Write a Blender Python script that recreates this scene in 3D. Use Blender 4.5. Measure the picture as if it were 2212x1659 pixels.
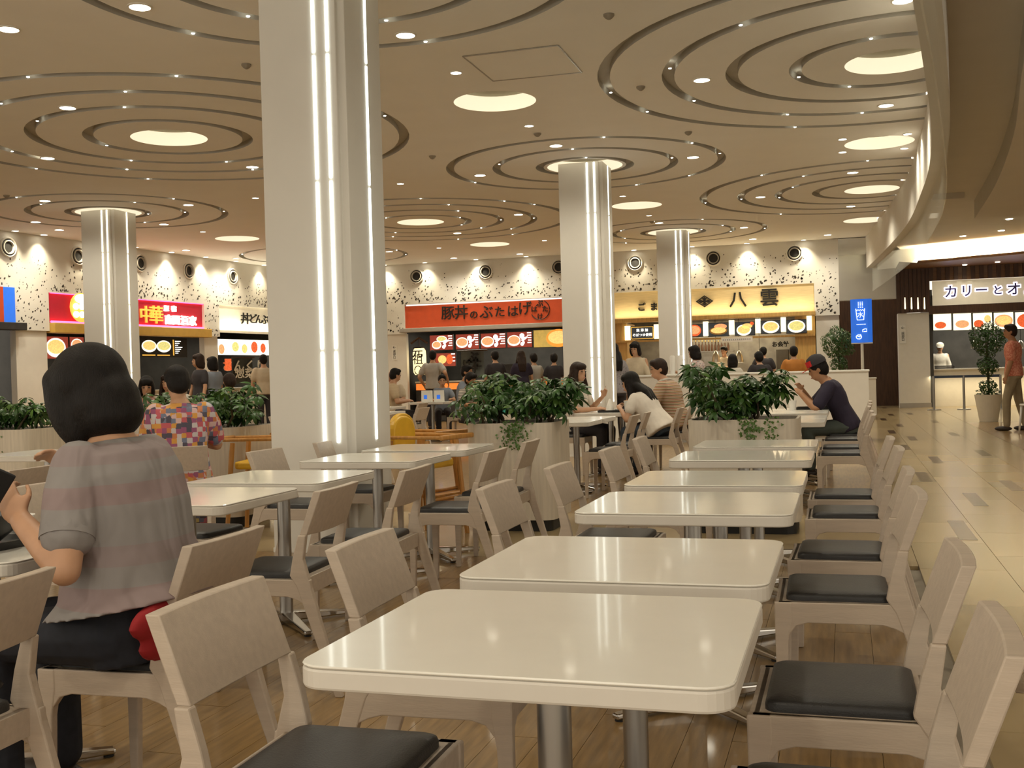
import bpy, bmesh, math, random
import numpy as np
from mathutils import Vector, Matrix
from mathutils.geometry import delaunay_2d_cdt
random.seed(7)
for o in list(bpy.data.objects): bpy.data.objects.remove(o)
SC = bpy.context.scene
COL = SC.collection
PI = math.pi
# ------------------------------------------------------------------ camera
IW, IH = 2212, 1659
FPX, YAW, PIT, ROL, CH = 2369.9, .2943, -.0094, -.0276, 1.158
def _basis():
    cy, sy, cp, sp = math.cos(YAW), math.sin(YAW), math.cos(PIT), math.sin(PIT)
    r = Vector((cy, sy, 0)); f = Vector((-sy*cp, cy*cp, sp)); u = r.cross(f)
    c, s = math.cos(ROL), math.sin(ROL)
    return c*r + s*u, -s*r + c*u, f
CA, CB, CC = _basis(); CO = Vector((0, 0, CH))
cam = bpy.data.cameras.new('camera'); cam.sensor_width = 36; cam.lens = FPX/IW*36
cam.clip_start = .05; cam.clip_end = 200
co = bpy.data.objects.new('camera', cam); COL.objects.link(co)
co.matrix_world = Matrix(((CA.x, CB.x, -CC.x, 0), (CA.y, CB.y, -CC.y, 0), (CA.z, CB.z, -CC.z, CH), (0, 0, 0, 1)))
SC.camera = co
# ------------------------------------------------------------------ world and exposure
w = bpy.data.worlds.new('world'); SC.world = w; w.use_nodes = True
w.node_tree.nodes['Background'].inputs[0].default_value = (1, .90, .74, 1)
w.node_tree.nodes['Background'].inputs[1].default_value = .6
SC.view_settings.view_transform = 'Standard'; SC.view_settings.look = 'None'
SC.view_settings.gamma = 1; SC.view_settings.exposure = 1.25; SC.view_settings.use_curve_mapping = False
cy = SC.cycles
cy.caustics_reflective = False; cy.caustics_refractive = False
cy.adaptive_threshold = .05; cy.max_bounces = 5; cy.diffuse_bounces = 3; cy.glossy_bounces = 3; cy.transmission_bounces = 2; cy.transparent_max_bounces = 6; cy.sample_clamp_indirect = 4
LAMP_W = 44.0            # watts of one ceiling downlight
WASH_W = 30.0             # watts of one wall washer
WARM = (1.0, .915, .735)
# ------------------------------------------------------------------ pixel helpers: a pixel gives a ray, the touched plane gives the distance
def ray(x, y): return CA*((x-IW/2)/FPX) - CB*((y-IH/2)/FPX) + CC
def G(x, y, z=0.0):
    d = ray(x, y); return CO + d*((z-CH)/d.z)
def PY(x, y, Y):
    d = ray(x, y); return CO + d*(Y/d.y)
def PX(x, y, X):
    d = ray(x, y); return CO + d*(X/d.x)
def DP(x, y, dep): return CO + ray(x, y)*dep
# ------------------------------------------------------------------ materials
MATS = {}
def mat(name, col, rough=.5, metal=0, emit=0, ecol=None, var=0, vscale=8, bump=0, bscale=60, coat=0, alpha=1, trans=0, ior=1.45, stretch=None, spec=.5):
    if name in MATS: return MATS[name]
    m = bpy.data.materials.new(name); m.use_nodes = True
    nt = m.node_tree; b = nt.nodes['Principled BSDF']
    c = (col[0], col[1], col[2], 1)
    b.inputs['Base Color'].default_value = c
    b.inputs['Roughness'].default_value = rough; b.inputs['Metallic'].default_value = metal
    b.inputs['Coat Weight'].default_value = coat; b.inputs['Coat Roughness'].default_value = .06
    b.inputs['Transmission Weight'].default_value = trans; b.inputs['IOR'].default_value = ior
    b.inputs['Specular IOR Level'].default_value = spec
    b.inputs['Alpha'].default_value = alpha
    if emit:
        e = ecol or col
        b.inputs['Emission Color'].default_value = (e[0], e[1], e[2], 1); b.inputs['Emission Strength'].default_value = emit
        if not name.startswith(('led_strip', 'lit_menu')): m.cycles.emission_sampling = 'NONE'
    tc = None
    if var or bump:
        tc = nt.nodes.new('ShaderNodeTexCoord'); mp = nt.nodes.new('ShaderNodeMapping')
        nt.links.new(tc.outputs['Object'], mp.inputs['Vector'])
        if stretch: mp.inputs['Scale'].default_value = stretch
    if var:
        n = nt.nodes.new('ShaderNodeTexNoise'); n.inputs['Scale'].default_value = vscale; n.inputs['Detail'].default_value = 4
        nt.links.new(mp.outputs[0], n.inputs['Vector'])
        r = nt.nodes.new('ShaderNodeValToRGB')
        lo = [max(0, k*(1-var)) for k in col]; hi = [min(1, k*(1+var)) for k in col]
        r.color_ramp.elements[0].color = (*lo, 1); r.color_ramp.elements[1].color = (*hi, 1)
        r.color_ramp.elements[0].position = .3; r.color_ramp.elements[1].position = .7
        nt.links.new(n.outputs['Fac'], r.inputs['Fac']); nt.links.new(r.outputs['Color'], b.inputs['Base Color'])
    if bump:
        n2 = nt.nodes.new('ShaderNodeTexNoise'); n2.inputs['Scale'].default_value = bscale; n2.inputs['Detail'].default_value = 3
        nt.links.new(mp.outputs[0], n2.inputs['Vector'])
        bp = nt.nodes.new('ShaderNodeBump'); bp.inputs['Strength'].default_value = bump; bp.inputs['Distance'].default_value = .01
        nt.links.new(n2.outputs['Fac'], bp.inputs['Height']); nt.links.new(bp.outputs['Normal'], b.inputs['Normal'])
    MATS[name] = m
    return m
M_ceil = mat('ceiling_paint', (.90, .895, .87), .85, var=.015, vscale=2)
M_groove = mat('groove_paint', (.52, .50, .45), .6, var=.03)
M_wallw = mat('white_wall_paint', (.72, .69, .62), .7, var=.02, vscale=3)
M_col = mat('column_panel', (.76, .74, .68), .6, spec=.25, var=.015, vscale=4)
M_led = mat('led_strip_glow', (1, .98, .9), .4, emit=1.7, ecol=(.93, 1, .93))
M_ledw = mat('led_strip_glow_warm', (1, .95, .8), .4, emit=1.7, ecol=(1, .93, .72))
M_lamp = mat('lamp_lens_glow', (1, .95, .8), .4, emit=5, ecol=(1, .92, .74))
M_pin = mat('pin_light_glow', (1, 1, .9), .4, emit=4.5, ecol=(1, .97, .82))
M_wellglow = mat('well_wall_painted_light', (.9, .85, .7), .7, emit=.32, ecol=(1, .89, .66))  # hidden lamp's light on the well walls, put in as their own glow
M_trim = mat('lamp_trim_white', (.8, .78, .72), .4, var=.02)
M_dark = mat('near_black', (.012, .011, .010), .6, var=.2)
M_char = mat('charcoal_panel', (.035, .032, .03), .5, var=.2)
M_wood = mat('whitewashed_ash', (.50, .415, .33), .5, var=.07, vscale=6, bump=.08, bscale=40, stretch=(1, 9, 9))
M_seat = mat('black_leatherette', (.022, .021, .021), .42, var=.12, vscale=30, bump=.12, bscale=220)
M_top = mat('white_laminate', (.80, .775, .70), .24, var=.012, vscale=12, coat=.35)
M_edge = mat('table_edge_band', (.66, .62, .55), .4, var=.03)
M_steel = mat('brushed_steel', (.40, .385, .36), .33, metal=1, var=.08, vscale=25, stretch=(1, 1, .1))
M_chrome = mat('polished_chrome', (.62, .60, .57), .12, metal=1, var=.03)
M_plank = mat('oak_plank', (.27, .165, .062), .28, var=.28, vscale=5, bump=.05, bscale=50, stretch=(9, .8, 1), coat=.3)
M_floorw = mat('oak_floor_far', (.27, .165, .062), .28, var=.3, vscale=5, stretch=(9, .8, 1), coat=.3)
M_tile = mat('cream_stone_tile', (.36, .27, .145), .2, spec=.3)
M_tile2 = mat('brown_stone_tile', (.10, .062, .034), .22, spec=.2)

M_grout = mat('tile_grout', (.30, .26, .20), .7, var=.1)
M_glass = mat('curtain_glass', (.78, .82, .74), .06, trans=.0, alpha=.22, spec=.8, var=.01)
M_brown = mat('dark_brown_wood', (.075, .033, .015), .45, var=.25, vscale=6, stretch=(6, 6, .6))
M_brownl = mat('brown_wood_canopy', (.22, .105, .04), .4, var=.2, vscale=6, stretch=(.6, 8, 8))
def per_piece(m, col, amp):
    """each laid piece gets a slightly different tone of the same colour"""
    nt = m.node_tree; oi = nt.nodes.new('ShaderNodeObjectInfo'); r = nt.nodes.new('ShaderNodeValToRGB')
    r.color_ramp.elements[0].color = (*[k*(1-amp) for k in col], 1); r.color_ramp.elements[1].color = (*[k*(1+amp) for k in col], 1)
    nt.links.new(oi.outputs['Random'], r.inputs[0]); nt.links.new(r.outputs[0], nt.nodes['Principled BSDF'].inputs['Base Color'])
per_piece(M_tile, (.36, .27, .145), .10); per_piece(M_tile2, (.10, .062, .034), .2)
# ------------------------------------------------------------------ mesh builder
class MB:
    def __init__(s): s.v = []; s.f = []; s.m = []
    def add(s, vs, fs, mi=0):
        k = len(s.v); s.v += [tuple(v) for v in vs]
        s.f += [tuple(i+k for i in f) for f in fs]; s.m += [mi]*len(fs); return s
    def box(s, a, b, mi=0):
        (x0, y0, z0), (x1, y1, z1) = a, b
        v = [(x0,y0,z0),(x1,y0,z0),(x1,y1,z0),(x0,y1,z0),(x0,y0,z1),(x1,y0,z1),(x1,y1,z1),(x0,y1,z1)]
        return s.add(v, [(3,2,1,0),(4,5,6,7),(0,1,5,4),(1,2,6,5),(2,3,7,6),(3,0,4,7)], mi)
    def prism(s, poly, axis, a, b, mi=0):
        """poly of 2-D points extruded along axis ('x','y','z') from a to b; poly given in the two remaining axes in xyz order"""
        n = len(poly)
        def mk(p, t):
            return {'x': (t, p[0], p[1]), 'y': (p[0], t, p[1]), 'z': (p[0], p[1], t)}[axis]
        v = [mk(p, a) for p in poly] + [mk(p, b) for p in poly]
        f = [tuple(range(n)), tuple(range(2*n-1, n-1, -1))] + [(i, i+n, (i+1) % n+n, (i+1) % n) for i in range(n)]
        return s.add(v, f, mi)
    def cyl(s, c, r, z0, z1, n=24, r1=None, mi=0):
        r1 = r if r1 is None else r1
        v = [(c[0]+r*math.cos(2*PI*i/n), c[1]+r*math.sin(2*PI*i/n), z0) for i in range(n)]
        v += [(c[0]+r1*math.cos(2*PI*i/n), c[1]+r1*math.sin(2*PI*i/n), z1) for i in range(n)]
        f = [(i, (i+1) % n, (i+1) % n+n, i+n) for i in range(n)] + [tuple(range(n-1, -1, -1)), tuple(range(n, 2*n))]
        return s.add(v, f, mi)
    def lathe(s, prof, n=24, c=(0, 0, 0), mi=0, caps=True):
        k = len(prof); v = []
        for i in range(n):
            a = 2*PI*i/n
            v += [(c[0]+r*math.cos(a), c[1]+r*math.sin(a), c[2]+z) for r, z in prof]
        f = [(i*k+j, ((i+1) % n)*k+j, ((i+1) % n)*k+j+1, i*k+j+1) for i in range(n) for j in range(k-1)]
        if caps: f += [tuple(i*k for i in range(n-1, -1, -1)), tuple(i*k+k-1 for i in range(n))]
        return s.add(v, f, mi)
    def tube(s, pts, r, n=8, mi=0):
        pts = [Vector(p) for p in pts]; rr = r if isinstance(r, (list, tuple)) else [r]*len(pts)
        v = []; up = Vector((0, 0, 1))
        for i, p in enumerate(pts):
            t = (pts[min(i+1, len(pts)-1)]-pts[max(i-1, 0)]).normalized()
            a = t.cross(up); a = a.normalized() if a.length > .05 else Vector((1, 0, 0)).cross(t).normalized()
            b = a.cross(t).normalized()
            v += [p+(a*math.cos(2*PI*k/n)+b*math.sin(2*PI*k/n))*rr[i] for k in range(n)]
        f = [(i*n+k, i*n+(k+1) % n, (i+1)*n+(k+1) % n, (i+1)*n+k) for i in range(len(pts)-1) for k in range(n)]
        f += [tuple(range(n-1, -1, -1)), tuple(range((len(pts)-1)*n, len(pts)*n))]
        return s.add(v, f, mi)
    def ell(s, c, r, R=None, n=16, k=10, mi=0):
        c = Vector(c); v = []; f = []
        for j in range(k+1):
            th = PI*j/k
            for i in range(n):
                p = Vector((r[0]*math.sin(th)*math.cos(2*PI*i/n), r[1]*math.sin(th)*math.sin(2*PI*i/n), r[2]*math.cos(th)))
                v.append(c+(R @ p if R else p))
        f = [(j*n+i, (j+1)*n+i, (j+1)*n+(i+1) % n, j*n+(i+1) % n) for j in range(k) for i in range(n)]
        return s.add(v, f, mi)
    def quad(s, a, b, c, d, mi=0): return s.add([a, b, c, d], [(0, 1, 2, 3)], mi)
    def mesh(s, name, mats, smooth=False, angle=None):
        me = bpy.data.meshes.new(name); me.from_pydata(s.v, [], s.f)
        for m in (mats if isinstance(mats, (list, tuple)) else [mats]): me.materials.append(m)
        if any(s.m): me.polygons.foreach_set('material_index', s.m)
        bm = bmesh.new(); bm.from_mesh(me); bmesh.ops.remove_doubles(bm, verts=bm.verts, dist=1e-5)
        bmesh.ops.recalc_face_normals(bm, faces=bm.faces); bm.to_mesh(me); bm.free()
        if smooth:
            me.shade_smooth()
            if angle: 
                try: me.set_sharp_from_angle(angle=angle)
                except Exception: pass
        return me
    def build(s, name, mats, parent=None, smooth=False, angle=None, loc=None):
        return link(name, s.mesh(name, mats, smooth, angle), parent, loc)
def link(name, me, parent=None, loc=None):
    o = bpy.data.objects.new(name, me); COL.objects.link(o)
    if parent: o.parent = parent
    if loc is not None: o.location = loc
    return o
def bevel(o, w=.004, seg=2):
    m = o.modifiers.new('bevel', 'BEVEL'); m.width = w; m.segments = seg; m.limit_method = 'ANGLE'; m.angle_limit = .6
    return o
def tag(o, label, cat, group=None):
    o['label'] = label; o['category'] = cat
    if group: o['group'] = group
    return o
def struct(o): o['kind'] = 'structure'; return o
def stuff(o): o['kind'] = 'stuff'; return o
def empty(name, loc=(0, 0, 0), rz=0, label=None, cat=None, group=None):
    o = bpy.data.objects.new(name, None); COL.objects.link(o); o.location = loc; o.rotation_euler = (0, 0, rz)
    o.empty_display_size = .1
    if label: tag(o, label, cat, group)
    return o
def copy_tree(o, parent=None):
    c = o.copy(); COL.objects.link(c); c.parent = parent
    for ch in list(o.children): copy_tree(ch, c)
    return c
def spot(loc, power, size=150, blend=.8, color=WARM, radius=.09, rot=(0, 0, 0), parent=None):
    l = bpy.data.lights.new('lamp_light', 'SPOT'); l.energy = power; l.spot_size = math.radians(size); l.spot_blend = blend
    l.color = color; l.shadow_soft_size = radius
    o = bpy.data.objects.new('lamp_light', l); COL.objects.link(o); o.location = loc; o.rotation_euler = rot
    if parent: o.parent = parent
    return o
class Frame:
    """a vertical wall: local x along the wall, local y into it, z up"""
    def __init__(s, p0, p1):
        s.o = Vector((p0[0], p0[1], 0)); s.u = Vector((p1[0]-p0[0], p1[1]-p0[1], 0)); s.len = s.u.length; s.u.normalize()
        s.n = Vector((-s.u.y, s.u.x, 0))
        s.M = Matrix(((s.u.x, s.n.x, 0, s.o.x), (s.u.y, s.n.y, 0, s.o.y), (0, 0, 1, 0), (0, 0, 0, 1)))
        s.rz = math.atan2(s.u.y, s.u.x)
    def px(s, x, y, dep=0.0):
        d = ray(x, y); o = s.o + s.n*dep
        t = (o-CO).dot(s.n)/d.dot(s.n); p = CO + d*t
        return ((p-s.o).dot(s.u), p.z)
    def w(s, x, y, z): return s.M @ Vector((x, y, z))
    def place(s, o):
        o.matrix_world = s.M; return o
def evalmesh(o):
    """mesh of an object with its modifiers or text applied, worked out in a scratch scene"""
    sc = bpy.data.scenes.get('scratch') or bpy.data.scenes.new('scratch')
    sc.collection.objects.link(o); vl = sc.view_layers[0]
    with bpy.context.temp_override(scene=sc, view_layer=vl): dg = bpy.context.evaluated_depsgraph_get()
    return bpy.data.meshes.new_from_object(o.evaluated_get(dg))
def text(body, size, loc, mat_, parent=None, name='lettering', ext=.004, rot=(PI/2, 0, 0), align='CENTER', offset=0, spacing=1, linesp=1):
    c = bpy.data.curves.new('txt', 'FONT'); c.body = body; c.size = size; c.align_x = align; c.align_y = 'CENTER'
    c.extrude = ext; c.offset = offset; c.space_character = spacing; c.space_line = linesp; c.resolution_u = 2
    o = bpy.data.objects.new('txt', c); me = evalmesh(o)
    bpy.data.objects.remove(o)
    me.materials.clear(); me.materials.append(mat_)
    ob = link(name, me, parent); ob.location = loc; ob.rotation_euler = rot
    return ob
# ================================================================== STRUCTURE
HC = 4.0
def smoothpts(pts, n=6):
    P = [Vector(p) for p in pts]; out = []
    for i in range(len(P)-1):
        p0 = P[max(i-1, 0)]; p1 = P[i]; p2 = P[i+1]; p3 = P[min(i+2, len(P)-1)]
        for k in range(n):
            t = k/n
            out.append(.5*((2*p1)+(p2-p0)*t+(2*p0-5*p1+4*p2-p3)*t*t+(3*p1-p0-3*p2+p3)*t**3))
    out.append(P[-1]); return out
# inner edge of the bulkhead over the aisle, seen in plan
EDGE = smoothpts([(-.75, -2.5), (-.20, 1.5), (.12, 4.2), (.38, 6.4), (.60, 8.5), (.80, 10.6), (.94, 12.8), (.985, 15), (.985, 18), (.80, 21.8), (.53, 25.83)])
# ---- wall frames
BACK = Frame((-13.6, 25.83), (-.07, 25.83))
LEFT = Frame((-16.18, -.7), (-13.6, 25.83))
_a = G(0, 497, HC); _b = G(575, 575, HC)
_u = (_b-_a).normalized(); _c = _a + _u*((25.83-_a.y)/_u.y); _d = _a + _u*((1.0-_a.y)/_u.y)
LEFT = Frame((_d.x, _d.y), (_c.x, _c.y)); BACK = Frame((_c.x, 25.83), (-.07, 25.83))
# ---- ceiling with cut ring grooves and light wells
RINGS = []      # (cx, cy, r_in, r_out)
HOLES = []      # (cx, cy, r)
BIG = [(-7.43, 11.08), (.5, 11.0), (.5, 18.9), (-7.42, 18.95)]
COLS = [(-3.40, 6.90), (-3.37, 14.88), (-3.33, 22.8), (-11.56, 15.45), (-11.4, 23.0)]
PLAIN = [(-3.42, 10.95), (.5, 14.95), (.48, 22.85), (-3.36, 18.8), (-7.36, 22.9), (-11.52, 19.4), (-7.42, 15.0), (-11.5, 11.2)]
for x, y in BIG:
    for r in (.88, 1.48, 2.09, 2.71): RINGS.append((x, y, r-.055, r+.065))
    HOLES.append((x, y, .43))
for x, y in COLS:
    for r in (.62, 1.22, 1.86): RINGS.append((x, y, r-.05, r+.06))
    HOLES.append((x, y, .52))
HOLES += [(x, y, .43) for x, y in PLAIN]
def edge_x(y):
    for a, b in zip(EDGE, EDGE[1:]):
        if a.y <= y <= b.y: return a.x+(b.x-a.x)*(y-a.y)/(b.y-a.y)
    return EDGE[-1].x if y > EDGE[-1].y else EDGE[0].x
def build_ceiling():
    lx = lambda y: LEFT.w((y-LEFT.o.y)/LEFT.u.y, 0, 0).x
    out = [(lx(25.83)-.1, 25.83+.1)] + [(lx(-2.5)-.1, -2.5)] + [(p.x, p.y) for p in EDGE[:-1]] + [(EDGE[-1].x, 25.93)]
    verts = [Vector(p) for p in out]; n0 = len(verts); edges = [(i, (i+1) % n0) for i in range(n0)]
    circ = [(x, y, r) for x, y, a, b in RINGS for r in (a, b)] + HOLES
    for x, y, r in circ:
        n = 72; pts = []
        for i in range(n):
            a = 2*PI*i/n; pts.append(Vector((x+r*math.cos(a), y+r*math.sin(a))))
        ok = [p.x < edge_x(p.y)-.01 and p.x > lx(p.y) and p.y < 25.8 for p in pts]
        k = len(verts); idx = {}
        for i, p in enumerate(pts):
            if ok[i]: idx[i] = len(verts); verts.append(p)
        for i in range(n):
            j = (i+1) % n
            if ok[i] and ok[j]: edges.append((idx[i], idx[j]))
            elif ok[i] != ok[j]:       # run the open end of a cut ring out to the bulkhead
                q = pts[j] if ok[i] else pts[i]
                if q.y < 25.8 and q.x > lx(q.y): verts.append(Vector((edge_x(q.y)-.0005, q.y))); edges.append((idx[i] if ok[i] else idx[j], len(verts)-1))
    V, E, F, *_ = delaunay_2d_cdt(verts, edges, [], 1, 1e-5)
    keep = []
    for f in F:
        c = sum((V[i] for i in f), Vector((0, 0)))/len(f)
        bad = any(a < math.hypot(c.x-x, c.y-y) < b for x, y, a, b in RINGS) or any(math.hypot(c.x-x, c.y-y) < r for x, y, r in HOLES)
        if c.x > edge_x(c.y)+.001: bad = True
        if not bad: keep.append(tuple(f))
    me = bpy.data.meshes.new('ceiling'); me.from_pydata([(v.x, v.y, HC) for v in V], [], keep); me.materials.append(M_ceil)
    o = link('ceiling', me); struct(o)
    # recessed channel above each cut ring
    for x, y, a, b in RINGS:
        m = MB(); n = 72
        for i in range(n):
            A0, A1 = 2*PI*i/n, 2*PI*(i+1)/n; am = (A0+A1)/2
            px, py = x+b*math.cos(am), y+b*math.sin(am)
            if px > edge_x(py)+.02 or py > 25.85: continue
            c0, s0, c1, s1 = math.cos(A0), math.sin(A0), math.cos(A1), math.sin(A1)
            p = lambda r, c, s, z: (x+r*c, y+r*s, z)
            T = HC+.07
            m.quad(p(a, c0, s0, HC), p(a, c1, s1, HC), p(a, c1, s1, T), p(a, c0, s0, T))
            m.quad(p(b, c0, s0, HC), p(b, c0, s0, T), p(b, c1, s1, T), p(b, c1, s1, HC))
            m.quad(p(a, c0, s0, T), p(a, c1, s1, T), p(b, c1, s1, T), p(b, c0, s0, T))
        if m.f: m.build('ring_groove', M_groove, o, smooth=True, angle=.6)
    # pin lights sitting in the channels
    pin = MB().lathe([(.016, 0), (.013, -.006), (.001, -.009)], 10, caps=False).mesh('pin_light', M_pin)
    rnd = random.Random(3)
    for x, y, a, b in RINGS:
        rm = (a+b)/2; n = max(3, int(rm*5)); ph = rnd.random()*6
        for i in range(n):
            t = ph + (i+rnd.uniform(-.3, .3))*2*PI/n
            qx, qy = x+rm*math.cos(t), y+rm*math.sin(t)
            if qx > edge_x(qy)-.1 or qy < 3.5 or qy > 25: continue
            if rnd.random() < .42: continue
            link('pin_light', pin, o, (qx, qy, HC+.001))
    return o
CEIL = build_ceiling()
M_cap = mat('well_cap_painted_shade', (.40, .37, .28), .85, var=.02)  # the cap's dimness inside the well is darkened into its colour
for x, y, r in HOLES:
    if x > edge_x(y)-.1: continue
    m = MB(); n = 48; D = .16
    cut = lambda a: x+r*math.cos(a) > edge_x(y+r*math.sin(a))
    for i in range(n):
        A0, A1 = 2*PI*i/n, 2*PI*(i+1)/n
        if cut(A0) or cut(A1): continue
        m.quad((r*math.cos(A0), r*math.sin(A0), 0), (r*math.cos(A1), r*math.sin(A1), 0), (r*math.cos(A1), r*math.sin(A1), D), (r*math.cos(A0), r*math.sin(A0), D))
    t = m.build('light_well', M_wellglow, CEIL, smooth=True, loc=(x, y, HC)); t['label'] = 'ring wall of a round light well, hidden lamp light put in as glow'
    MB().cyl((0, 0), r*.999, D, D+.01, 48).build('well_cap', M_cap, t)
# ---- bulkhead, ledge and hanging glass over the aisle
ZB, ZG = 3.3, 2.78
def ribbon(pts, z0, z1, dx=0, dx1=None, th=0):
    m = MB(); dx1 = dx if dx1 is None else dx1
    for a, b in zip(pts, pts[1:]):
        m.quad((a.x+dx, a.y, z0), (b.x+dx, b.y, z0), (b.x+dx1, b.y, z1), (a.x+dx1, a.y, z1))
    return m
bh = ribbon(EDGE, ZB, HC+.05)
for a, b in zip(EDGE, EDGE[1:]):
    bh.quad((a.x, a.y, ZB), (b.x, b.y, ZB), (b.x+.16, b.y, ZB), (a.x+.16, a.y, ZB))
    bh.quad((a.x+.16, a.y, ZB), (b.x+.16, b.y, ZB), (b.x+.16, b.y, HC+.05), (a.x+.16, a.y, HC+.05))
struct(bh.build('trim_1', M_wallw, smooth=True, angle=.5))
glm = MB()
for a, b in zip(EDGE, EDGE[1:]):
    glm.add([(a.x+.115, a.y, ZG), (b.x+.115, b.y, ZG), (b.x+.115, b.y, ZB+.01), (a.x+.115, a.y, ZB+.01), (a.x+.125, a.y, ZG), (b.x+.125, b.y, ZG), (b.x+.125, b.y, ZB+.01), (a.x+.125, a.y, ZB+.01)], [(0, 1, 2, 3), (4, 7, 6, 5), (0, 4, 5, 1)])
tag(glm.build('smoke_curtain', M_glass, smooth=True, angle=.5), 'long curved glass smoke curtain hanging under the aisle bulkhead', 'glass screen')
# aisle ceiling, lower than the hall's
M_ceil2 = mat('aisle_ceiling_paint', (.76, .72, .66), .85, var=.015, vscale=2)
cz = 4.0; AZ = 4.0; TZ = 3.68
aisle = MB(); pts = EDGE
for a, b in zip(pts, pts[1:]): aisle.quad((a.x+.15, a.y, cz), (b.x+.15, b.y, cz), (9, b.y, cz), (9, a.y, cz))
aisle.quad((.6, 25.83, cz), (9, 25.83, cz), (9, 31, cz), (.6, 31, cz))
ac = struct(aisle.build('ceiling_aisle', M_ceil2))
# dropped tray to the right of the aisle ceiling, with its pale curved edge
ST = smoothpts([(.6, 1.0)]+[(G(x, y, TZ).x, G(x, y, TZ).y) for x, y in ((2290, -160), (2212, 130), (2190, 290), (2150, 400), (2105, 472))])
SE = ST[-1].y
tr = MB()
for a, b in zip(ST, ST[1:]):
    tr.quad((a.x, a.y, TZ), (b.x, b.y, TZ), (b.x, b.y, cz), (a.x, a.y, cz), 1)
    tr.quad((a.x, a.y, TZ), (9, a.y, TZ), (9, b.y, TZ), (b.x, b.y, TZ), 0)
tr.quad((ST[-1].x, SE, TZ), (9, SE, TZ), (9, SE, cz), (ST[-1].x, SE, cz), 0)
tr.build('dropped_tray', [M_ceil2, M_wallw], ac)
tr2 = MB().box((1.35, 19.9, cz-.1), (2.0, 20.6, cz+.02)).build('access_panel', M_ceil2, ac)
# ---- floors
fb = MB().box((-18, -3, -.06), (12, 36, -.022)); struct(fb.build('floor', M_grout))
fl = bpy.data.objects['floor']
XB = .38
MB().box((-18, 8.75, -.03), (XB-.003, 26, 0)).build('wood_field', M_floorw, fl)
MB().box((-18, 6.62, -.03), (XB-.003, 8.745, 0)).build('stone_band', M_tile, fl)
MB().box((-18, -3, -.03), (-4.05, 6.615, 0)).build('wood_field', M_floorw, fl)
MB().box((-4.047, -3, -.03), (XB-.003, .5, 0)).build('wood_field', M_floorw, fl)
pl = MB().box((0, 0, -.03), (.146, 1.22, 0)).mesh('plank', M_plank)
nx = int((XB-.003+4.047)/.1475)
for i in range(nx):
    y = .503 - (i*.47 % 1.2235)
    while y < 6.615:
        y0 = max(y, .503); y1 = min(y+1.2205, 6.615)
        if y1-y0 > .05:
            o = link('plank', pl, fl, (-4.047+i*.1475, y0, 0)); o.scale.y = (y1-y0)/1.22
        y += 1.2235
tl = MB().box((0, 0, -.03), (.447, .947, 0)).mesh('stone_tile', M_tile)
for i in range(4):
    for j in range(36):
        link('stone_tile', tl, fl, (XB+i*.45, -2+j*.95+(i % 2)*.475, 0))
struct(fl)
at = MB().box((-.055, -.46, 0), (.055, .46, .0012)).mesh('accent_tile', M_tile2)
for x, y in [(.745, 8.09), (.74, 11.83), (.77, 15.97), (1.01, 13.89), (1.64, 14.91), (.74, 19.54), (.97, 17.81), (1.64, 18.75), (.96, 21.55), (.75, 23.94), (.98, 26.04), (1.66, 22.73), (.98, 30.2), (1.45, 11.0), (1.64, 6.9), (.60, 4.6), (1.02, 9.9), (1.4, 26.5)]:
    link('accent_tile', at, fl, (x, y, 0))
MB().box((2.183, -3, -.03), (12, 22.3, 0)).build('wood_field', M_floorw, fl)
MB().box((2.183, 22.303, -.03), (12, 36, 0)).build('stone_field', M_tile, fl)
MB().box((-2, 26.003, -.03), (XB-.003, 36, 0)).build('stone_field', M_tile, fl)
# ---- columns with LED strips
def column(x, y, label, warm, base=0, s=.305):
    t = empty('column', (x, y, 0), 0, label, 'column', 'square white columns')
    m = MB(); c = .05       # square shaft; added near right corner notch stands in for a shading edge
    poly = [(-s, -s), (s-c, -s), (s-c, -s+.035), (s, -s+.035), (s, s), (-s, s)]
    m.prism(poly, 'z', 0, HC-.0, 0); sf = bevel(m.build('shaft', M_col, t), .006)
    segs = [(.735, 1.335), (1.355, 2.46), (2.48, 3.295), (3.315, HC-.01)]
    for lx in (-s+.40, -s+.50):
        for a, b in segs: MB().box((lx-.009, -s-.008, a), (lx+.009, -s+.002, b)).build('led_strip', M_ledw if warm else M_led, sf)
    for a, b in segs: MB().box((s-.002, -s+.35, a), (s+.008, -s+.37, b)).build('led_strip', M_ledw if warm else M_led, sf)
    MB().box((-s-.004, -s-.004, 0), (s+.004, s+.004, .03)).build('base_plate', M_trim, t)
    return t
column(*COLS[0], 'nearest and widest white square column with thin light strips, left of centre', False)
column(*COLS[1], 'white square column with bright light strips behind the chatting women', False)
column(*COLS[2], 'white square column with light strips in front of the yellow noodle shop sign', False)
column(*COLS[3], 'white square column with warm light strips at far left before the red sign', True)
column(*COLS[4], 'far white square column hidden behind the widest column', True)
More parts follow.
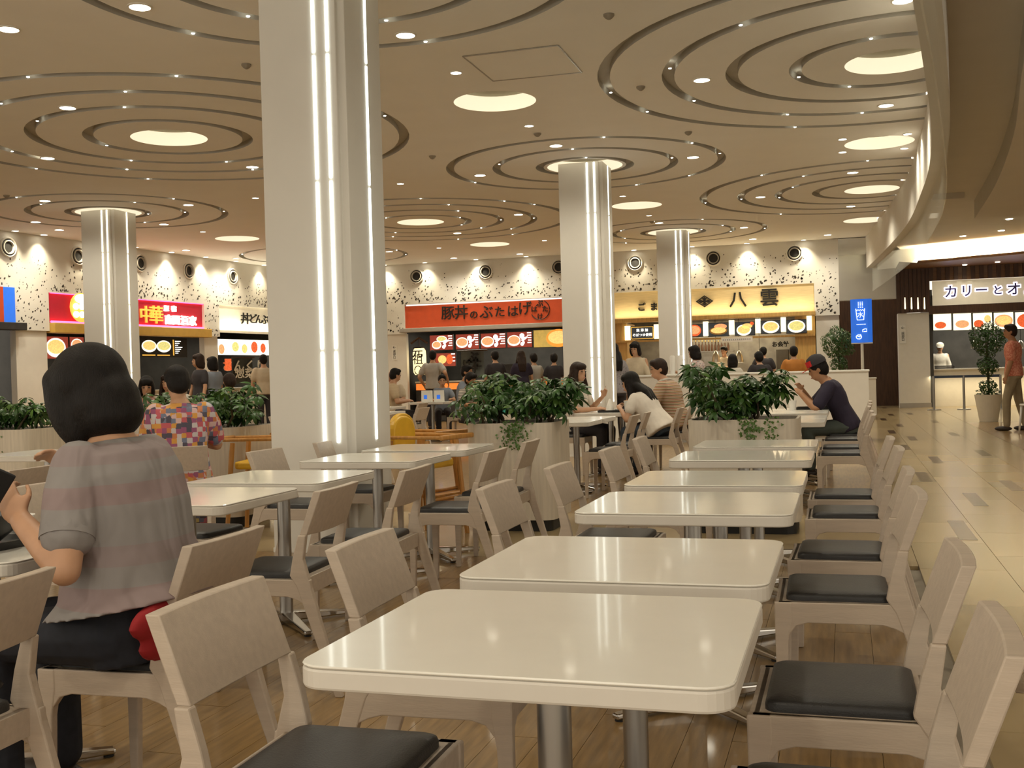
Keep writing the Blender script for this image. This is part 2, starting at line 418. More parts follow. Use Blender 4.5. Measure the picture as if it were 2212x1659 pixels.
# ================================================================== DOWNLIGHTS
def downlight_proto(r, name, label, group):
    t = empty(name, (0, 0, HC), 0, label, 'ceiling light', group)
    MB().lathe([(r*1.18, 0), (r*1.18, -.006), (r, -.010), (r, .0)], 28, caps=False).build('trim_ring', M_trim, t, smooth=True, angle=.5)
    MB().lathe([(r*.99, -.004), (.001, -.008)], 14, caps=False).build('lens', M_lamp, t, smooth=True)
    return t
DL = [(302,14),(18,62),(146,232),(103,341),(545,360),(876,75),(1201,314),(1037,378),(1497,339),(1516,172),(1914,227),(1842,372),(1643,425),(1838,445),(1607,491),(1120,463),(988,503),(97,433),(407,442),(77,479),(128,496),(354,484),(402,540),(510,558),(841,543),(980,557),(1123,548),(1626,516),(1788,507),(1424,481),(1950,0)]
DS = [(985,156),(1143,271),(865,396),(552,427),(438,500),(948,535),(1176,519),(1402,465),(1345,423),(1820,300),(1820,328),(1980,287),(1972,318)]
NTH = ['first', 'second', 'third', 'fourth', 'fifth', 'sixth', 'seventh', 'eighth', 'ninth', 'tenth', 'eleventh', 'twelfth']
BANDS = ((110, 'along the picture top'), (260, 'just below the picture top'), (400, 'level with the middle column top'), (470, 'level with the left column top'), (512, 'over the far tables'), (9999, 'nearest the speckled walls'))
def lamps():
    a = downlight_proto(.078, 'downlight', '', 'large round downlights')
    b = downlight_proto(.05, 'downlight', '', 'small recessed downlights')
    for proto, lst, p, nm in ((a, DL, 1, 'large'), (b, DS, .45, 'small')):
        first = True; cnt = {}
        for q in sorted(lst):
            c = G(q[0], q[1], HC)
            if c.x > edge_x(c.y)-.12: c.x = edge_x(c.y)-.16
            o = proto if first else copy_tree(proto)
            first = False
            o.location = (c.x, c.y, HC); bd = next(t for y, t in BANDS if q[1] < y); k = cnt.get(bd, 0); cnt[bd] = k+1
            o['label'] = f'{nm} round downlight, {NTH[k]} from left of those {bd}'
            spot((c.x, c.y, HC-.03), LAMP_W*p)
    # lamps over the part of the hall behind and beside the camera: the same ceiling goes on there
    for x, y in ((-2.2, 3.0), (-5.6, 3.2), (-9.0, 4.0), (-1.2, .2), (-4.6, -.2), (-8.2, .3), (-12.5, 6.5), (-13.0, 2.0), (-1.0, 5.6)):
        o = copy_tree(a); o.location = (x, y, HC); o['label'] = 'large round downlight over the seats beside or behind the camera'; o['group'] = 'downlights outside the picture'; spot((x, y, HC-.03), LAMP_W)
    w_ = downlight_proto(.06, 'wall_washer', '', 'wall washer lamps')
    first = True
    for fr, xs_, nm in ((BACK, (835, 922, 1032, 1140, 1372, 1497, 1615, 1737), 'back wall'), (LEFT, (20, 82, 180, 280, 358, 432, 497, 558), 'left wall')):
        for i, x in enumerate(xs_):
            lx, lz = fr.px(x, 545); p = fr.w(lx, -.16, HC)
            o = w_ if first else copy_tree(w_); first = False
            o.location = (p.x, p.y, HC); o['label'] = f'small wall washer lamp, {NTH[i]} from left along the speckled {nm}'
            spot((p.x, p.y, HC-.03), WASH_W, size=100, blend=1, radius=.04, color=(1, .88, .62))
lamps()
M_sens = mat('sensor_plastic', (.30, .27, .22), .5, var=.05)
sens = MB().lathe([(.045, 0), (.045, -.012), (.03, -.03), (.012, -.042)], 16)
first = None
for i, (x, y) in enumerate(sorted(((1161, 288), (1315, 31), (1384, 187), (532, 139), (14, 422), (1487, 285), (934, 337), (1408, 478)))):
    p = G(x, y, HC)
    o = link('smoke_detector', first.data, None, p) if first else sens.build('smoke_detector', M_sens, None, True, .6, p)
    first = first or o
    tag(o, f'small grey smoke detector dot on the ceiling, {NTH[i]} from the left of the picture', 'smoke detector', 'smoke detectors on the ceiling')
hp = [G(x, y, HC) for x, y in ((1000, 121), (1205, 97), (1257, 155), (1065, 174))]
t = empty('ceiling_hatch', (0, 0, 0), 0, 'square access hatch with thin frame in the ceiling', 'hatch')
m = MB(); m.add([(p.x, p.y, HC-.004) for p in hp]+[(p.x, p.y, HC+.01) for p in hp], [(0, 1, 2, 3), (4, 5, 6, 7), (0, 1, 5, 4), (1, 2, 6, 5), (2, 3, 7, 6), (3, 0, 4, 7)]); m.build('panel', M_ceil, t)
for a, b in zip(hp, hp[1:]+hp[:1]): MB().tube([(a.x, a.y, HC-.003), (b.x, b.y, HC-.003)], .008, 6).build('frame_bar', M_steel, t)
# ================================================================== TABLES
def rrect(x0, x1, y0, y1, r, n=6):
    out = []
    for cx, cy, a0 in ((x1-r, y1-r, 0), (x0+r, y1-r, PI/2), (x0+r, y0+r, PI), (x1-r, y0+r, 3*PI/2)):
        out += [(cx+r*math.cos(a0+PI/2*k/n), cy+r*math.sin(a0+PI/2*k/n)) for k in range(n+1)]
    return out
def make_table():
    t = empty('dining_table')
    bevel(MB().prism(rrect(-.35, .35, -.315, .315, .05), 'z', .695, .70).build('tabletop', M_top, t), .002, 1)
    bevel(MB().prism(rrect(-.35, .35, -.315, .315, .05), 'z', .660, .6948).build('edge_band', M_edge, t), .005, 2)
    MB().cyl((0, 0), .031, .02, .66, 24).build('pole', M_steel, t, True, .6)
    MB().box((-.16, -.16, .648), (.16, .16, .6598)).build('mounting_plate', M_dark, t)
    for k in range(4):
        a = PI/4+k*PI/2
        m = MB(); c, s = math.cos(a), math.sin(a)
        P = lambda r, w, z: (c*r-s*w, s*r+c*w, z)
        m.add([P(.02, -.03, .012), P(.34, -.018, .008), P(.34, .018, .008), P(.02, .03, .012), P(.02, -.03, .055), P(.34, -.018, .026), P(.34, .018, .026), P(.02, .03, .055)],
              [(3, 2, 1, 0), (4, 5, 6, 7), (0, 1, 5, 4), (1, 2, 6, 5), (2, 3, 7, 6), (3, 0, 4, 7)])
        ft = bevel(m.build('foot', M_chrome, t), .006); MB().cyl((c*.32, s*.32), .016, 0, .0075, 12).build('glide', M_dark, ft)
    return t
TABLE = make_table(); _tu = [False]
def table(x, y, label, group='white two-seat dining tables', rz=0):
    o = TABLE if not _tu[0] else copy_tree(TABLE); _tu[0] = True
    o.location = (x, y, 0); o.rotation_euler.z = rz; tag(o, label, 'table', group); return o
# ================================================================== CHAIRS
def make_chair():
    t = empty('dining_chair')
    w = .203; wb_ = .191
    for s in (1, -1):
        y0, y1 = (s*w, s*(w-.026)) if s > 0 else (s*(w-.026), s*w)
        fl_ = [(.170, 0), (.196, 0), (.2, .425), (.148, .425), (.148, .37), (.160, .30)]
        bevel(MB().prism(fl_, 'y', min(y0, y1), max(y0, y1)).build('leg', M_wood, t), .004)
        rl = [(-.325, 0), (-.297, 0), (-.158, .40), (-.132, .44), (-.146, .51), (-.169, .589), (-.199, .589), (-.186, .50), (-.215, .39)]
        bevel(MB().prism(rl, 'y', min(y0, y1), max(y0, y1)).build('leg', M_wood, t), .004)
        rail = [(-.21, .425), (-.215, .385), (-.19, .335), (-.155, .352), (-.12, .362), (.10, .362), (.135, .352), (.158, .322), (.165, .29), (.19, .425)]
        bevel(MB().prism(rail, 'y', s*(w-.002)-.011*s-.011, s*(w-.002)-.011*s+.011).build('side_rail', M_wood, t), .003)
    arch = [(-w+.02, .425), (-w+.02, .30), (-w+.03, .335), (-w+.06, .36), (w-.06, .36), (w-.03, .335), (w-.02, .30), (w-.02, .425)]
    bevel(MB().prism(arch, 'x', .172, .196).build('front_rail', M_wood, t), .003)
    MB().box((-.185, -w+.02, .362), (-.163, w-.02, .425)).build('back_rail', M_wood, t)
    MB().box((-.18, -w+.01, .412), (.185, w-.01, .425)).build('seat_base', M_wood, t)
    # curved back board
    m = MB(); n = 10; front = []; 
    def pt(u, v, d):          # u -1..1 across, v 0..1 up, d thickness
        z = .588+v*.160; x = -.176-(z-.588)*.37 - .011*(1-u*u) - d
        return (x, u*wb_, z+ (-.004*(1-u*u) if v < .01 else 0))
    V = []; F = []
    for d in (-.006, .024):
        for v in (0, .5, 1):
            for i in range(n+1): V.append(pt(-1+2*i/n, v, d))
    N = n+1
    for k in range(2):
        for i in range(n):
            a = k*N+i; b = 3*N+a
            F.append((a, a+1, a+N+1, a+N)); F.append((b, b+N, b+N+1, b+1))
    for i in range(n): F.append((i, 3*N+i, 3*N+i+1, i+1)); F.append((2*N+i, 2*N+i+1, 5*N+i+1, 5*N+i))
    for k in range(2):
        F.append((k*N, k*N+N, 3*N+k*N+N, 3*N+k*N)); F.append((k*N+n, 3*N+k*N+n, 3*N+k*N+N+n, k*N+N+n))
    m.add(V, F); bevel(m.build('backrest', M_wood, t, True, .5), .003)
    # padded seat
    m = MB(); R = rrect(-.150, .165, -w+.028, w-.028, .03); cx, cy = .0075, 0
    rings = [(1, .424), (1.0, .436), (.985, .444), (.93, .449), (.75, .453), (.4, .455)]
    V = []; k = len(R)
    for s, z in rings: V += [(cx+(x-cx)*s, y*s, z) for x, y in R]
    F = [(i*k+j, i*k+(j+1) % k, (i+1)*k+(j+1) % k, (i+1)*k+j) for i in range(len(rings)-1) for j in range(k)]
    F += [tuple(range((len(rings)-1)*k, len(rings)*k)), tuple(range(k-1, -1, -1))]
    m.add(V, F); m.build('seat_pad', M_seat, t, True, .9)
    return t
CHAIR = make_chair(); _cu = [False]
def chair(x, y, face, label, group='whitewashed dining chairs', jit=True):
    """(x, y): floor point under the seat centre; face: angle the sitter looks along"""
    o = CHAIR if not _cu[0] else copy_tree(CHAIR); _cu[0] = True
    o.location = (x, y, 0); o.rotation_euler.z = face; tag(o, label, 'chair', group); return o
ORD = ['nearest', 'second', 'third', 'fourth', 'fifth', 'sixth']
RY = [1.893, 2.657, 3.785, 4.636, 5.81, 6.73]
for i, y in enumerate(RY):
    table(-.512, y, f'white two-seat table, {ORD[i]} in the empty row beside the aisle' if i else 'empty white two-seat table nearest to the camera')
AY = [1.865, 2.572, 3.89, 4.71, 5.71, 6.62]
AX = [-.945, -.947, -1.012, -.983, -.96, -.96]
for i in range(6):
    chair(AX[i], AY[i], [0.02, .03, .0, .0, -.03, .02][i], f'pale wooden chair on the left side of the {ORD[i]} empty aisle-row table')
RX = [-.022, -.015, -.03, -.02, 0, -.01]
RYc = [1.84, 2.55, 3.70, 4.46, 5.62, 6.40]
for i in range(6):
    chair(RX[i], RYc[i], PI+[-.02, .0, .02, -.02, .01, 0][i], f'pale wooden chair on the aisle side of the {ORD[i]} empty table')
# left row
LY = [2.665, 3.875, 4.675, 5.80, 6.60]
LX = [-2.45, -2.565, -2.57, -2.58, -2.57]
LN = ['white two-seat table in front of the lunching woman with her tray', 'white table just behind the lunching woman, nearest of the left row', 'white table before the widest column, second of the left row', 'white table beside the widest column reflecting its light strips', 'white table at the far end of the left row before the planter']
for i in range(5): table(LX[i], LY[i], LN[i])
BX = [-1.60, -2.10, -2.105, -2.085, -2.10]
BY = [2.57, 3.79, 4.60, 5.67, 6.44]
BN = ['pale wooden chair the lunching woman sits on, its back dark in shade', 'pale wooden chair with shaded back on the right of the first left-row table', 'pale wooden chair with shaded back on the right of the second left-row table', 'pale wooden chair with shaded back on the right of the third left-row table', 'pale wooden chair with shaded back by the planter, right of the last left-row table']
for i in range(5): chair([-1.835, -2.105, -2.105, -2.065, -2.085][i], BY[i], PI+[.03, .06, .06, .04, .05][i], BN[i])
chair(-1.975, 1.88, PI+.05, 'pale wooden chair at the lower left edge with a black bag strap hanging by it')
for i, (x, y) in enumerate([(-3.03, 3.85), (-3.04, 4.66), (-3.05, 5.78), (-3.02, 6.55)]):
    chair(x, y, .0, ['pale chair on the far left side of the table just behind the lunching woman', 'pale chair left of the second left-row table, before the widest column', 'pale chair with its back against the widest column', 'pale chair left of the last left-row table, beside the high chairs'][i])
# ================================================================== WALLS AND SHOP FRONTS
M_speck = mat('perforation_dark', (.06, .05, .04), .8, var=.2)
M_pier = mat('pier_white', (.78, .74, .66), .6, var=.02)
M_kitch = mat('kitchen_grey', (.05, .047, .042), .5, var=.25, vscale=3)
M_kitw = mat('kitchen_steel_wall', (.35, .34, .31), .35, metal=.6, var=.2, vscale=4)
M_count = mat('counter_white', (.70, .66, .58), .4, var=.03)
M_grey = mat('grey_fascia', (.42, .39, .34), .5, var=.04)
M_red = mat('red_orange_sign', (.40, .05, .014), .45, emit=0.07, ecol=(.9, .12, .02), var=.08)
M_ink = mat('brush_ink_black', (.010, .008, .006), .5, var=.1)
M_gold = mat('gold_letters', (.85, .52, .10), .35, emit=0.275, ecol=(1, .55, .08), var=.05)
M_whitel = mat('white_lit_letters', (1, .98, .92), .4, emit=1.21, ecol=(1, .95, .85))
M_crim = mat('crimson_sign', (.42, .012, .03), .45, emit=0.08, ecol=(.7, .02, .05), var=.05)
M_pink = mat('pink_neon', (1, .1, .25), .4, emit=1.76, ecol=(1, .07, .20))
M_must = mat('mustard_band', (.62, .38, .08), .5, var=.06)
M_ywood = mat('yellow_wood_sign', (.70, .55, .30), .45, emit=0.05, ecol=(1, .68, .22), var=.10, vscale=4, stretch=(1, 6, 12))
M_ywood2 = mat('honey_wood_wall', (.62, .38, .12), .45, var=.15, vscale=4, stretch=(8, 8, .8))
M_creams = mat('cream_sign', (.86, .80, .64), .5, emit=0.1, ecol=(1, .86, .58), var=.03)
M_lit = mat('lit_menu_white', (1, .97, .88), .4, emit=0.935, ecol=(1, .96, .84))
M_litb = mat('lit_menu_cream', (1, .90, .62), .4, emit=0.688, ecol=(1, .90, .58))
M_slate = mat('slate_menu', (.03, .034, .036), .5, emit=0.0275, ecol=(.4, .45, .5), var=.1)
M_menured = mat('menu_dark_red', (.20, .025, .02), .5, emit=0.193, ecol=(.55, .09, .05), var=.3, vscale=5)
M_bowl = mat('picture_bowl', (.9, .85, .75), .5, emit=0.495, ecol=(1, .93, .78), var=.03)
M_food1 = mat('picture_noodles', (.85, .55, .18), .6, emit=0.413, ecol=(1, .62, .20), var=.4, vscale=30)
M_food2 = mat('picture_meat', (.55, .25, .10), .6, emit=0.385, ecol=(.9, .42, .18), var=.5, vscale=30)
M_food3 = mat('picture_red_dish', (.60, .08, .03), .6, emit=0.33, ecol=(.9, .15, .04), var=.4, vscale=24)
M_food4 = mat('picture_greens', (.55, .50, .14), .6, emit=0.385, ecol=(.8, .72, .25), var=.5, vscale=30)
M_gprint = mat('picture_print_grey', (.25, .22, .2), .5, emit=0.11, ecol=(.5, .45, .4), var=.1)
M_paper = mat('notice_paper', (.85, .82, .74), .6, var=.02)
M_blue = mat('blue_sign', (.02, .12, .55), .4, emit=0.22, ecol=(.03, .20, .95), var=.05)
M_orangeg = mat('orange_counter_glow', (.9, .2, .03), .5, emit=0.385, ecol=(1, .24, .04), var=.05)
M_noren = mat('noren_cloth_dark', (.05, .055, .05), .8, var=.15)
M_norenb = mat('noren_cloth_grey_blue', (.14, .155, .15), .8, var=.12)
M_alu = mat('pendant_aluminium', (.62, .58, .50), .3, metal=.9, var=.05)
M_lant = mat('lantern_paper', (.95, .82, .45), .6, emit=0.55, ecol=(1, .80, .40), var=.03)
def at(fr, name, x, y, z, label, cat, group=None):
    t = empty(name, (0, 0, 0), 0, label, cat, group); t.matrix_world = fr.M @ Matrix.Translation((x, y, z)); return t
def rect(fr, x0, y0, x1, y1, dep=0.0):
    """pixel rectangle -> local x range and z range on the wall plane at depth dep"""
    xm, ym = (x0+x1)/2, (y0+y1)/2
    a = fr.px(x0, ym, dep)[0]; b = fr.px(x1, ym, dep)[0]; return a, b, fr.px(xm, y1, dep)[1], fr.px(xm, y0, dep)[1]
def wallpart(fr, name, boxes, mat_, parent=None):
    m = MB()
    for a, b in boxes: m.box(a, b)
    o = m.build(name, mat_, parent); 
    if parent is None: o.matrix_world = fr.M; struct(o)
    return o
def speckle(fr, parent, regions, seed, dens=140):
    rnd = random.Random(seed); m = MB()
    for x0, x1, z0, z1, ztop in regions:
        n = int((x1-x0)*(z1-z0)*dens)
        cl = [(rnd.uniform(x0, x1), rnd.uniform(z0, z1)) for _ in range(max(2, n//7))]
        for i in range(n):
            if rnd.random() < .28:
                c = rnd.choice(cl); x = c[0]+rnd.gauss(0, .16); z = c[1]+rnd.gauss(0, .14)
            else: x = rnd.uniform(x0, x1); z = z0+(z1-z0)*rnd.random()**1.25
            if not (x0+.03 < x < x1-.03 and z0+.03 < z < z1-.03): continue
            if z > ztop-rnd.random()*.7: continue
            f = 1-(z-z0)/(z1-z0)*.6
            l = rnd.uniform(.008, .038)*f; w_ = l*rnd.uniform(.4, .8); a = rnd.gauss(.9, .5)
            c, s = math.cos(a), math.sin(a)
            P = [(x+(l*u*c-w_*v*s), -.002, z+(l*u*s+w_*v*c)) for u, v in ((1, .2), (.5, 1), (-.5, .8), (-1, -.2), (-.5, -1), (.5, -.8))]
            m.add(P, [(0, 1, 2, 3, 4, 5)])
    return stuff(m.build('perforations', M_speck, parent))
# ---- back wall
LB = BACK.len
zF = BACK.px(1040, 650)[1]          # top of the pork-bowl sign
zY = BACK.px(1545, 622)[1]          # top of the noodle shop sign
zP = BACK.px(1790, 681)[1]          # foot of the speckled pier
zQ = BACK.px(858, 722)[1]
xs = lambda p: BACK.px(p, 640)[0]
pk0, pk1 = xs(873), xs(1246); yk0, yk1 = xs(1318), xs(1759)
zO = BACK.px(1040, 712)[1]; zOy = BACK.px(1545, 690)[1]
wb = wallpart(BACK, 'wall_back', [((0, 0, zF), (pk1+.2, .12, HC+.3)), ((pk1+.2, 0, zY), (LB, .12, HC+.3)), ((0, 0, zQ), (pk0, .12, zF)), ((pk1, 0, zP), (yk0, .12, zY)), ((yk1, 0, zP), (LB, .12, zY))], M_wallw)
wallpart(BACK, 'pier', [((0, .06, 0), (pk0, .2, zQ)), ((pk1, .06, 0), (yk0, .2, zP)), ((yk1+.02, .06, 0), (LB-.02, 3.3, zP))], M_pier, wb)
speckle(BACK, wb, [(pk0-1.2, pk0, zQ, zF, 9), (0, pk1+.2, zF, 3.95, 3.9), (pk1+.2, yk0, zP, 3.95, 3.85), (yk0, yk1, zY, 3.95, 3.85), (yk1, LB, zP, 3.95, 3.85)], 11)
# ---- left wall
LLn = LEFT.len
xl = lambda p, y=600: LEFT.px(p, y)[0]
zB = LEFT.px(20, 622)[1]
zL0 = LEFT.px(75, 714)[1]           # foot of the speckled piers
zC = LEFT.px(250, 642)[1]; zD = LEFT.px(525, 662)[1]
ch0, ch1 = xl(106, 670), xl(441, 680); dn0, dn1 = xl(474, 690), LLn-.05
b0, b1 = 0, xl(32, 650)
zc1 = LEFT.px(250, 724)[1]; 
wl = wallpart(LEFT, 'wall_left', [((0, 0, zB), (b1, .12, HC+.3)), ((b1, 0, zL0), (ch0, .12, HC+.3)), ((ch0, 0, zC), (ch1, .12, HC+.3)), ((ch1, 0, zL0), (dn0, .12, HC+.3)), ((dn0, 0, zD), (LLn, .12, HC+.3))], M_wallw)
wallpart(LEFT, 'pier', [((b1+.05, .06, 0), (ch0-.02, .2, zL0)), ((ch1+.05, .06, 0), (dn0-.02, .2, zL0))], M_pier, wl)
speckle(LEFT, wl, [(b1-9, b1, zB, 3.9, 3.75), (b1, ch0, zL0, 3.95, 3.7), (ch0, ch1, zC, 3.95, 3.7), (ch1, dn0, zL0, 3.95, 3.7), (dn0, LLn, zD, 3.95, 3.8)], 5)
# ---- air nozzles
def nozzle(fr, x, y, label):
    lx, lz = fr.px(x, y); t = at(fr, 'air_nozzle', lx, -.002, lz, label, 'air vent', 'round air nozzles on the speckled walls')
    R = (PI/2, 0, 0)
    for nm, prof, mt in (('outer_ring', [(.185, 0), (.19, .02), (.17, .035), (.155, .02)], M_wallw), ('black_ring', [(.156, 0), (.156, .015), (.128, .015)], M_dark), ('inner_ring', [(.13, 0), (.128, .04), (.11, .04), (.10, .0)], M_grey), ('throat', [(.105, .004), (.001, .006)], M_dark)):
        o = MB().lathe(prof, 32, caps=False).build(nm, mt, t, True, .6); o.rotation_euler = R
NB = ['leftmost above the orange-red sign', 'middle above the orange-red sign', 'above the right end of the orange-red sign', 'left above the yellow noodle sign', 'middle above the yellow noodle sign', 'rightmost above the yellow noodle sign']
for (x, y), l in zip(((900, 597), (1049, 587), (1207, 577), (1372, 568), (1541, 558), (1716, 547)), NB): nozzle(BACK, x, y, 'round black air nozzle on speckled wall, ' + l)
NL = ['at the left picture edge', 'left of the far left column', 'just right of the far left column', 'above the white sign lettering at left', 'left of the widest column']
for (x, y), l in zip(((17, 534), (168, 553), (303, 569), (407, 585), (502, 597)), NL): nozzle(LEFT, x, y, 'round grey air nozzle on speckled left wall, ' + l)
# ---- generic pieces
def kitchen(fr, x0, x1, ztop, wm, name, dep=3.2, cm=None):
    o = wallpart(fr, name, [((x0-.1, dep, 0), (x1+.1, dep+.1, ztop+.6)), ((x0-.2, .2, 0), (x0-.1, dep, ztop+.6)), ((x1+.1, .2, 0), (x1+.2, dep, ztop+.6)), ((x0-.1, .15, ztop+.35), (x1+.1, dep, ztop+.45))], wm)
    return o
def counter(fr, x0, x1, z, label, body, dep=.35, topm=None, w_=.6):
    t = at(fr, 'service_counter', (x0+x1)/2, dep, 0, label, 'counter', 'shop counters')
    h = (x1-x0)/2
    MB().box((-h, 0, 0), (h, w_, z-.04)).build('body', body, t)
    bevel(MB().box((-h, -.06, z-.04), (h, w_+.05, z)).build('worktop', topm or M_count, t), .006)
    return t
def ellprint(t, cx, cz, rx, rz, mt, y=-.004, name='picture', n=22, th=.003, rot=0):
    c, s = math.cos(rot), math.sin(rot)
    P = [(cx+rx*math.cos(2*PI*i/n)*c-rz*math.sin(2*PI*i/n)*s, cz+rx*math.cos(2*PI*i/n)*s+rz*math.sin(2*PI*i/n)*c) for i in range(n)]
    return MB().prism(P, 'y', y-th, y).build(name, mt, t)
def board(fr, px, bg, label, dep=.2, foods=(), lines=0, frame_m=None, group=None, name='menu_board', linem=None, th=.05):
    x0, x1, z0, z1 = rect(fr, *px, dep); W_, H_ = x1-x0, z1-z0
    t = at(fr, name, (x0+x1)/2, dep, z0, label, 'menu board', group)
    MB().box((-W_/2, 0, 0), (W_/2, th, H_)).build('frame', frame_m or M_char, t)
    t = MB().box((-W_/2+.012, -.004, .012), (W_/2-.012, .0, H_-.012)).build('panel', bg, t)
    for (u, v, ru, rv, bm_, fm) in foods:
        cx, cz = (u-.5)*W_, v*H_
        if bm_: ellprint(t, cx, cz, ru*W_, rv*H_, bm_, -.0045)
        ellprint(t, cx, cz+rv*H_*.08, ru*W_*(.84 if bm_ else 1), rv*H_*(.72 if bm_ else 1), fm, -.008, 'food_picture')
    rnd = random.Random(int(px[0]*7))
    for i in range(lines):
        z = H_*(.9-.75*i/max(1, lines)); a = W_*rnd.uniform(.12, .2); x_ = W_*.46
        MB().box((x_-a, -.0065, z-.012), (x_, -.0045, z+.012)).build('print_line', linem or M_lit, t)
    return t, W_, H_
def backlit(fr, px, dep, mt, label, name='shop_sign', th=.08, frame_m=None):
    x0, x1, z0, z1 = rect(fr, *px, dep)
    t = at(fr, name, (x0+x1)/2, dep, z0, label, 'sign'); W_, H_ = x1-x0, z1-z0
    t = MB().box((-W_/2, 0, 0), (W_/2, th, H_)).build('board', mt, t)
    return t, W_, H_, (x0+x1)/2, z0
def sgn(fr, t, xc, z0, dep, body, px, py, hpx, mt, **k):
    """letters centred on pixel (px, py) with the height of hpx pixels"""
    lx, lz = fr.px(px, py, dep); a = fr.px(px, py-hpx/2, dep)[1]; b = fr.px(px, py+hpx/2, dep)[1]
    return text(body, (a-b)*1.08, (lx-xc, -.02, lz-z0), mt, t, **k)
def area(fr, x, y, z, sx, sy, power, rot, color=WARM):
    l = bpy.data.lights.new('strip_light', 'AREA'); l.shape = 'RECTANGLE'; l.size = sx; l.size_y = sy; l.energy = power; l.color = color
    o = bpy.data.objects.new('strip_light', l); COL.objects.link(o)
    o.matrix_world = fr.M @ Matrix.Translation((x, y, z)) @ Matrix.Rotation(rot, 4, 'X'); return o
# ---------------------------------------------------------------- pork bowl shop
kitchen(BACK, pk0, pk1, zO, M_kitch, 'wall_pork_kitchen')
t, W_, H_, xc, z0 = backlit(BACK, (873, 653, 1246, 703), .03, M_red, 'glowing orange-red shop sign with black brush lettering')
for ch, px, py, h in (('豚', 968, 678, 26), ('丼', 997, 677, 27), ('の', 1024, 681, 17), ('ぶ', 1051, 676, 26), ('た', 1080, 675, 21), ('は', 1108, 674, 22), ('げ', 1134, 668, 26), ('ぶ', 1166, 656, 14), ('た', 1178, 668, 12), ('は', 1154, 669, 12), ('け', 1167, 684, 11)):
    sgn(BACK, t, xc, z0, .03, ch, px, py, h*1.12, M_ink, offset=.003, ext=.012)
lx, lz = BACK.px(1167, 669, .03); m = MB(); r = .24
pts = [(lx-xc+r*math.cos(a), -.02, lz-z0+r*math.sin(a)) for a in [3.6+.25*i for i in range(16)]]
m.tube(pts, .012, 6).build('crest_ring', M_ink, t)
x0, x1, za, zb = rect(BACK, 866, 700, 1246, 714)
bevel(MB().box((x0, -.12, zO), (x1, .1, BACK.px(1040, 703)[1])).build('fascia_band', M_grey, wb), .01)
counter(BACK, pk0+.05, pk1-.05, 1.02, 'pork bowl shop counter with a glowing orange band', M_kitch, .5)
MB().box((-(pk1-pk0)/2+.06, -.012, .80), ((pk1-pk0)/2-.06, 0, .96)).build('glow_band', M_orangeg, [o for o in COL.objects if o.name.startswith('service_counter')][-1])
PB = [(928, 723, 979, 757), (984, 721, 1035, 755), (1038, 719, 1093, 753), (1095, 716, 1150, 751)]
PN = ['leftmost lit menu board of the pork bowl shop with two bowls', 'second lit menu board of the pork bowl shop', 'third lit menu board of the pork bowl shop', 'fourth lit menu board of the pork bowl shop']
for i, p in enumerate(PB):
    fd = [(.3, .35, .2, .26, M_bowl, M_food2), (.52, .72, .22, .2, M_bowl, M_food4)] if i == 0 else [(.28, .45, .26, .34, M_bowl, M_food2)]
    t, W_, H_ = board(BACK, p, M_menured, PN[i], .25, fd, 5, group='pork bowl menu boards')
    for u, v, a, b in ((.60, .72, .13, .2), (.64, .42, .16, .08), (.60, .22, .09, .14), (.7, .55, .05, .3)):
        ellprint(t, (u-.5)*W_, v*H_, a*W_*.8, b*H_*.8, M_whitel, -.006, 'brush_print', 8, rot=u*3)
t, W_, H_ = board(BACK, (1152, 711, 1240, 750), mat('gold_board', (.6, .42, .1), .5, emit=0.2, ecol=(.9, .62, .15), var=.3, vscale=6), 'gold picture board with an orange rice bowl beside the column', .22, [(.62, .5, .3, .5, mat('orange_bowl_print', (.8, .3, .04), .5, emit=0.35, ecol=(1, .36, .05), var=.2), M_food1)])
text('元', .3, (0, 0, 0), M_ink, (lt := at(BACK, 'paper_lantern', *(lambda r: ((r[0]+r[1])/2, .1, r[2]))(rect(BACK, 893, 750, 920, 812, .1)), 'tall cream paper lantern with black characters at the pork bowl shop', 'lantern')), name='lettering', offset=.003)
r = rect(BACK, 893, 750, 920, 812, .1); hw, hh = (r[1]-r[0])/2, r[3]-r[2]
lt.children[0].location = (.02, -hw-.012, hh*.80); text('祖', .3, (.02, -hw-.012, hh*.56), M_ink, lt)
MB().tube([(.02+.09*math.cos(a), -hw-.01, hh*.2+.11*math.sin(a)) for a in [i*.5 for i in range(11)]], .012, 6).build('crest_ring', M_ink, lt)
MB().lathe([(.03, 0), (hw*.7, .02), (hw*.95, .09), (hw, .2), (hw, hh-.2), (hw*.95, hh-.09), (hw*.7, hh-.02), (.03, hh)], 24).build('paper_body', M_lant, lt, True, .8)
for zz in (.0, hh-.03): MB().cyl((0, 0), hw*.72, zz-.01, zz+.04, 20).build('lantern_hoop', M_dark, lt)
m = MB().tube([(-.22, 0, hh+.10), (0, 0, hh+.24), (.22, 0, hh+.10)], .03, 6).tube([(0, 0, hh), (0, 0, hh+.24)], .012, 6); m.build('roof_bracket', M_brown, lt)
t, W_, H_ = board(BACK, (940, 762, 985, 792), M_menured, 'lower lit orange menu poster behind the standing man in grey', .9, [(.35, .5, .2, .3, None, M_food1), (.7, .5, .16, .36, None, M_food3)], 3, group='pork bowl menu boards')
t = at(BACK, 'noren_curtain', *(lambda r: ((r[0]+r[1])/2, .9, r[2]))(rect(BACK, 996, 757, 1046, 815, .9)), 'grey-blue shop curtain with black brush characters', 'curtain')
r = rect(BACK, 996, 757, 1046, 815, .9); hw, hh = (r[1]-r[0])/2, r[3]-r[2]
m = MB(); n = 24
